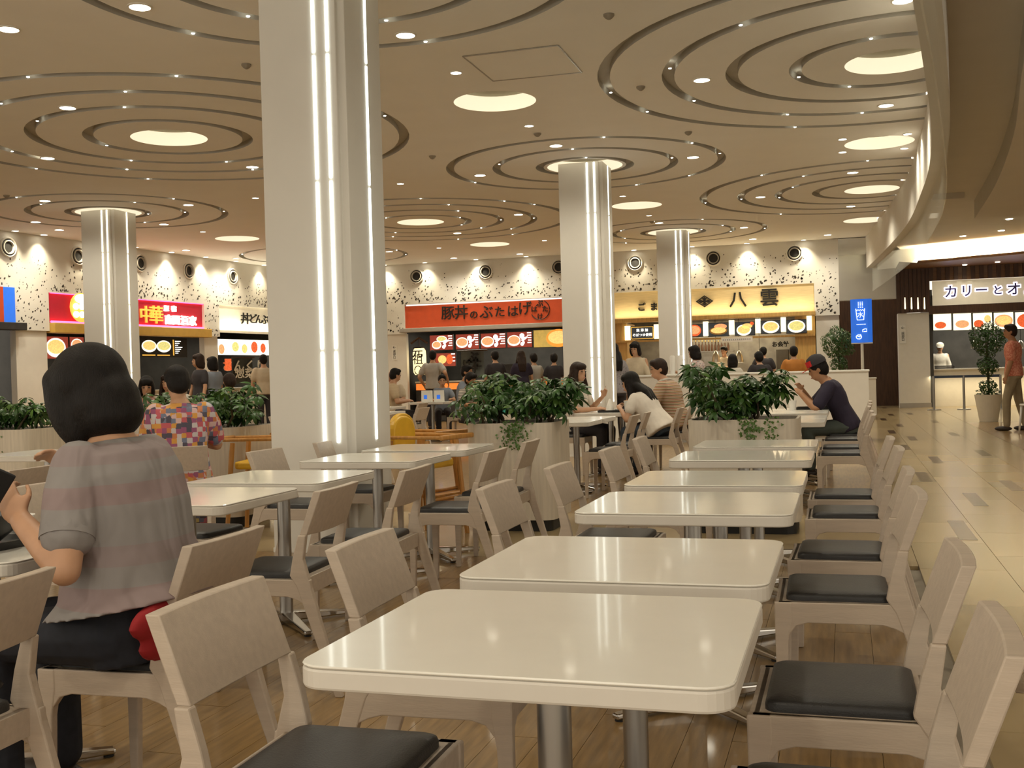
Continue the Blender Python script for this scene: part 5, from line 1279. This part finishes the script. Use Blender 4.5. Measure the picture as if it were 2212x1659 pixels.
    if collar:
        m = MB(); c = S(.487); pts = [c+(wy*math.cos(a)*.075+fx*math.sin(a)*.07)*h+ax*(.012+.012*math.cos(a)) for a in [i*2*PI/20 for i in range(21)]]; m.tube(pts, .016, 8); m.build('collar', collar, so, True)
    if skirt:
        m = MB(); 
        if pose == 'sit': loft(m, [(pel+Vector((-.03, 0, -.06)), wy*.19, Vector((0, 0, .10))), (pel+Vector((.15, 0, -.05)), wy*.21, Vector((0, 0, .10))), (pel+Vector((.38, 0, -.06)), wy*.23, Vector((0, 0, .085)))][::1])
        else: loft(m, [(pel+Vector((0, 0, .08)), wy*.155, Vector((.11, 0, 0))), (pel+Vector((0, 0, -.1)), wy*.19, Vector((.15, 0, 0))), (pel+Vector((0, 0, -.42)), wy*.24, Vector((.2, 0, 0)))])
        remesh(m, vox, skirt, 'skirt', t, 3)
    else:
        m = MB(); loft(m, [(pel-ax*.09, wy*.15*bw*h, fx*.11*bw*h), (S(.0), wy*(.166*bw*h), fx*.118*bw*h), (S(.07), wy*(.155*bw*h), fx*.108*bw*h)])
        for s in (1, -1): hip, kn, an = leg(s); limb(m, [hip, kn, an+(kn-an)*.06], [.09*h, .066*h, .055*h])
        remesh(m, vox, pants, 'trousers', t, 3)
    if apron:
        m = MB(); loft(m, [(S(-.2)+fx*.12, wy*.13, fx*.02), (S(.38)+fx*.12, wy*.10, fx*.02)]); remesh(m, vox, apron, 'apron', t, 2)
    for s in (1, -1):
        hip, kn, an = leg(s); m = MB(); m.ell(an+Vector((.055, 0, -.045)), (.128*h, .05*h, .042), None, 14, 8); o = m.build('shoe', M_shoe, t, True)
    return t
def at_px(px, dep): 
    l = (px-IW/2)/FPX; p = CO+CA*(l*dep)+CC*dep; return p.x, p.y
W_ = cloth('white', (.62, .58, .50)); BG = cloth('beige', (.55, .46, .33)); DK = cloth('dark', (.03, .026, .03)); NV = cloth('navy', (.022, .016, .035)); GY = cloth('grey_blue', (.22, .25, .30)); LG = cloth('light_grey', (.42, .40, .36)); SAL = pattern('salmon_print', [(.62, .20, .13), (.70, .30, .20), (.58, .17, .11), (.66, .25, .16)], 40, 'noise'); TEAL = cloth('teal', (.05, .36, .30)); WB = cloth('white_blouse', (.66, .60, .52))
STR = pattern('striped_polo', [(.45, .36, .24), (.40, .10, .05), (.50, .44, .32), (.10, .07, .05), (.46, .25, .08), (.40, .36, .28)], 9, 'stripe')
STR2 = pattern('striped_tee', [(.10, .09, .08), (.5, .44, .36)], 14, 'stripe'); STR3 = pattern('beige_stripe', [(.48, .36, .22), (.56, .45, .30)], 16, 'stripe')
PATCH = pattern('patchwork_shirt', [(.50, .10, .12), (.62, .30, .06), (.08, .07, .10), (.55, .50, .50), (.30, .09, .18), (.55, .20, .08), (.16, .18, .26), (.62, .42, .40)], 30, 'patch')
FLO = pattern('floral_shirt', [(.50, .12, .14), (.12, .10, .14), (.60, .52, .48), (.50, .14, .15), (.6, .5, .45)], 45, 'noise')
DN = cloth('denim_blue', (.03, .045, .065))
# --- people at the chatting table
person(-2.97, 12.28, -.25, 'seated woman with long dark hair and white blouse, hand raised with finger pointing', 'sit', .97, .05, -.25, 0, {'l': (.25, .20, .86, (.2, -1, .1), (.5, .1, .85), .7, True), 'r': (.33, -.12, .735)}, WB, DK, 'long', M_hairb, sleeve=.62, vox=.011)
person(-1.90, 11.72, PI-.35, 'young woman with long black hair leaning forward in a white lace top and denim', 'sit', .94, .62, .2, -.1, {'l': (.42, .12, .74), 'r': (.45, -.12, .75)}, WB, DN, 'long', sleeve=.55, loose=.05, vox=.011)
person(-1.86, 12.75, PI-.1, 'smiling heavyset man in an orange and brown striped polo leaning on the table', 'sit', 1.04, .30, .45, 0, {'l': (.45, .14, .76), 'r': (.42, -.16, .80)}, STR, cloth('brown_trousers', (.06, .04, .03)), 'short', M_hairb, fem=False, build=1.22, collar=W_, sleeve=.8, vox=.012)
person(.03, 11.88, PI, 'man in a red-peaked cap and dark purple T-shirt bent over his bowl', 'sit', 1.02, .42, 0, .15, {'l': (.46, .14, .86), 'r': (.46, -.08, .90)}, NV, cloth('grey_green', (.07, .085, .075)), 'short', fem=False, cap=(DK, cloth('red', (.55, .02, .02))), sleeve=.75, vox=.011, skin=M_skin2)
x, y = at_px(1376, 18.2); person(x, y, -PI/2-.2, 'standing woman with bobbed black hair in a cream cardigan behind the partition', 'stand', .985, 0, 0, .25, None, BG, DK, 'bob', sleeve=1.9)
x, y = at_px(1512, 18.4); person(x, y, PI-.3, 'woman with short black hair in a floral top behind the partition', 'stand', .93, .1, 0, .1, {'l': (.42, .1, 1.12), 'r': (.40, -.1, 1.1)}, FLO, DK, 'bob', sleeve=.7)
x, y = at_px(1331, 16.6); person(x, y, 2.2, 'person in dark print half hidden behind the lit column', 'stand', .95, .1, 0, 0, None, pattern('dark_print', [(.05, .05, .07), (.3, .28, .3), (.05, .05, .07)], 40, 'noise'), DK, 'long')
x, y = at_px(1568, 27.0); person(x, y, -PI/2-.3, 'noodle cook in a cream uniform with crossed arms behind the counter', 'stand', 1.02, .05, 0, .1, {'l': (.22, -.1, 1.15), 'r': (.22, .12, 1.18)}, BG, DK, 'short', sleeve=1.6, fem=False, vox=.018)
x, y = at_px(1650, 24.9); person(x, y, PI/2, 'customer in black standing at the noodle counter', 'stand', .97, .1, 0, .1, None, DK, DK, 'short', fem=False, vox=.018)
x, y = at_px(1645, 19.5); person(x, y, PI/2+.4, 'dark haired man in black behind the right planter leaves', 'stand', .86, .15, 0, .15, None, DK, DK, 'short', fem=False, vox=.016)
x, y = at_px(1716, 21.0); person(x, y, PI/2, 'person with dark cropped hair and orange top behind the partition', 'stand', .92, .05, 0, 0, None, cloth('orange', (.5, .2, .04)), DK, 'short', fem=False, vox=.016)
x, y = at_px(1583, 19.0); person(x, y, PI/2, 'dark head just above the right planter leaves', 'stand', .83, .1, 0, 0, None, W_, DK, 'bob', vox=.016)
# --- capped at the pork bowl shop
x, y = at_px(936, 23.8); person(x, y, PI/2, 'standing man in a light grey T-shirt with one hand on his hip', 'stand', 1.03, 0, .3, 0, {'r': (.0, -.34, 1.02), 'l': (.1, .25, .95)}, LG, DK, 'short', fem=False, vox=.016)
for px, dp, rz, lb, hh, sh_, hr in ((1072, 23.5, 2.2, 'customer in dark clothes at the middle of the pork bowl counter', 1.0, DK, 'short'), (1128, 23.2, 2.0, 'woman with long brown hair and navy top at the pork bowl counter', .99, NV, 'long'), (1156, 23.6, 2.3, 'customer with short hair and pale top near the lit column', .95, LG, 'short'), (1198, 23.4, 1.8, 'customer in black touching the edge of the lit column', .94, DK, 'short')):
    x, y = at_px(px, dp); person(x, y, rz, lb, 'stand', hh, .03, 0, .1, None, sh_, DK, hr, M_hairb if hr == 'long' else None, vox=.017)
person(-7.75, 18.0, .5, 'seated man in a beige striped polo with his back to the camera', 'sit', 1.05, .15, .3, .1, None, STR3, DK, 'short', fem=False, build=1.1, vox=.015)
person(-7.05, 18.85, -PI/2+.4, 'child with dark hair facing the camera at the far family table', 'sit', .84, .1, 0, 0, None, GY, DK, 'short', vox=.014)
person(-6.15, 17.4, .1, 'seated man in a grey-blue shirt turned to the right', 'sit', 1.06, .1, -.2, 0, None, GY, DK, 'short', fem=False, vox=.014, skin=M_skin2)
person(-5.45, 15.6, -.5, 'boy with black hair in a striped shirt looking down at the table', 'sit', .88, .12, 0, .25, None, STR2, DK, 'short', vox=.013, skin=M_skin2)
person(-5.2, 17.0, 2.6, 'child in a teal shirt beside the left planter leaves', 'sit', .82, .1, 0, 0, None, TEAL, DK, 'short', vox=.015)
person(-8.2, 19.3, -PI/2, 'bald older head at the edge of the widest column', 'sit', .98, .1, 0, 0, None, BG, DK, 'none', fem=False, vox=.016)
# --- left background
x, y = at_px(433, 18.6); person(x, y, -PI/2-.5, 'standing woman with shoulder length hair in a dark top and bag strap', 'stand', .985, 0, -.4, 0, None, DK, DK, 'bob', M_hairb, vox=.015)
x, y = at_px(462, 19.5); person(x, y, PI-.2, 'standing woman with a black bob in a pale top looking left', 'stand', .965, 0, 0, 0, None, GY, DK, 'bob', vox=.015)
x, y = at_px(571, 22.5); person(x, y, 2.3, 'standing man in a cream shirt at the edge of the widest column', 'stand', 1.02, 0, 0, .1, None, BG, DK, 'short', fem=False, vox=.016)
person(-7.32, 10.1, PI+.2, 'seated woman in a white T-shirt seen from behind beside the widest column', 'sit', .98, .2, 0, .25, None, W_, pattern('plum_print', [(.2, .05, .12), (.3, .2, .22)], 30, 'noise'), 'bob', M_hairb, sleeve=.6, ponytail=True, vox=.012)
x, y = at_px(502, 14.5); person(x, y, 2.4, 'dark haired head low behind the planter leaves at left', 'sit', .99, .15, 0, .2, None, DK, DK, 'short', M_hairb, fem=False, vox=.014, skin=M_skin2)
x, y = at_px(382, 16.0); person(x, y, -.9, 'child in white between the far left column and the woman in dark', 'sit', .95, .1, 0, 0, None, W_, DK, 'short', M_hairb, vox=.015)
x, y = at_px(368, 15.0); person(x, y, -1.4, 'woman with long brown hair near the far left column', 'sit', 1.0, .1, 0, 0, None, W_, DK, 'long', M_hairb, vox=.015)
x, y = at_px(318, 13.0); person(x, y, -1.0, 'person in a pink checked shirt beside the far left column', 'sit', .97, .2, 0, .2, None, pattern('pink_check', [(.55, .22, .18), (.6, .42, .36), (.5, .2, .2)], 40, 'patch'), DK, 'bob', vox=.014)
person(-4.30, 6.44, PI/2+.55, 'seated man in a colourful patchwork shirt seen from behind', 'sit', 1.0, .10, .35, .28, {'l': (.36, .12, .74), 'r': (.36, -.12, .74)}, PATCH, pattern('patchwork_dark', [(.05, .04, .05), (.3, .08, .1), (.4, .3, .1), (.1, .1, .14)], 34, 'patch'), 'short', fem=False, vox=.010, sleeve=.75, loose=.03)
person(-5.27, 7.05, -PI/2+.25, 'woman with long brown hair in a white top at far left, mostly hidden', 'sit', .99, .15, .3, .2, {'l': (.28, .18, .80), 'r': (.34, -.1, .74)}, W_, DK, 'long', M_hairb, sleeve=.7, loose=.04, vox=.011)
# --- right
person(2.66, 19.6, PI-.2, 'tall man in a salmon patterned shirt walking at the right edge', 'walk', 1.05, .02, .2, 0, None, SAL, cloth('khaki', (.30, .24, .15)), 'short', M_hairb, fem=False, build=1.1, sleeve=.75, vox=.014, skin=M_skin2)
x, y = at_px(2032, 30.2); person(x, y, -PI/2, 'curry cook in white cap and jacket behind the counter', 'stand', 1.0, .05, 0, .1, None, W_, DK, 'short', sleeve=1.9, fem=False, cap=(W_, W_), vox=.02)
# --- the lunching woman in the foreground
SHW = pattern('faded_pink_grey_stripe', [(.245, .225, .215), (.245, .225, .215), (.255, .19, .185), (.245, .225, .215), (.25, .20, .195)], 1.25, 'stripe', .7)
FWX, FWY, FWR = -1.80, 2.49, PI-.06
fm = Matrix.Translation((FWX, FWY, 0)) @ Matrix.Rotation(FWR, 4, 'Z'); fmi = fm.inverted()
wl_ = fmi @ DP(48, 1128, 2.76); el_ = fmi @ DP(140, 1232, 2.66)
fw = person(FWX, FWY, FWR, 'woman with a black bob in a faded striped T-shirt eating in the left foreground', 'sit', .99, .16, .05, .30,
       {'l': (wl_.x, wl_.y, wl_.z, (.2, -.9, -.2), (.62, .0, .78), .62), 'le': tuple(el_), 'r': (.30, -.12, .90, (0, .8, -.5))}, SHW, M_denim, 'bigbob', sleeve=.66, loose=.085, vox=.0065, hem=.06, armr=1.15)
_sh = fmi.inverted()
M_cuff = cloth('cuff_grey', (.24, .22, .21))
e0 = Vector(el_); sL = Vector((.0695, .1565, .9485)); c0_ = sL+(e0-sL)*.655; dd = (e0-sL).normalized()
MB().tube([c0_-dd*.018, c0_+dd*.014], [.0655, .0665], 20).build('sleeve_cuff', M_cuff, fw, True, .6)
ph = empty('phone', DP(-20, 1062, 2.72), 0, 'dark phone in the hand of the lunching woman', 'phone'); ph.rotation_euler = (.2, .5, 1.15)
bevel(MB().box((-.035, -.006, -.06), (.035, .006, .06)).build('case', M_black, ph), .004); MB().box((-.03, .006, -.05), (.03, .0075, .05)).build('screen', M_grey, ph)
bag = empty('red_bag', (-1.672, 2.44, .456), .1, 'red cloth bag on the seat behind the lunching woman', 'bag')
m = MB(); m.ell((0, 0, .11), (.035, .20, .055), None, 20, 10); m.ell((0, 0, .05), (.03, .16, .05), None, 20, 10); remesh(m, .01, cloth('bag_red', (.30, .012, .015)), 'body', bag, 2)
m = MB().tube([(0, -.1, .15), (0, -.06, .17), (0, .06, .17), (0, .1, .15)], .008, 8).build('handle', MATS['cloth_bag_red'], bag)
sb = empty('shoulder_bag', (-1.985, 1.88, .456), 0, 'black leather bag with a strap on the lower left chair', 'bag')
m = MB(); m.ell((0, -.01, .095), (.11, .13, .10), None, 18, 10); remesh(m, .012, M_seat, 'body', sb, 2)
MB().tube([(.05, .05, .16), (.12, .09, .12), (.165, .11, .04), (.12, .12, .0), (.04, .1, .02)], .016, 8).build('strap', M_seat, sb, True)
# white chair of the restaurant across the aisle
t = empty('side_chair', (2.86, 18.6, 0), PI/2+.4, 'white slim side chair across the aisle at the right edge', 'chair')
for sx in (1, -1):
    for sy in (1, -1): MB().tube([(sx*.21, sy*.2, 0), (sx*.17, sy*.17, .45)], [.014, .019], 8).build('leg', M_white, t, True)
bevel(MB().prism(rrect(-.21, .21, -.21, .21, .06), 'z', .44, .47).build('seat', M_white, t), .01)
m = MB(); n = 10
for i in range(n):
    a, b = -1+2*i/n, -1+2*(i+1)/n; f = lambda u, z: (-.19-.05*(1-u*u)-(z-.46)*.2, u*(.2-.05*(z-.46)), z)
    for z_, z2 in ((.50, .68), (.68, .86)):
        m.quad(f(a, z_), f(b, z_), f(b, z2), f(a, z2))
o = m.build('backrest', M_white, t, True); s = o.modifiers.new('s', 'SOLIDIFY'); s.thickness = .016

for sc_ in list(bpy.data.scenes):
    if sc_.name == 'scratch': bpy.data.scenes.remove(sc_)
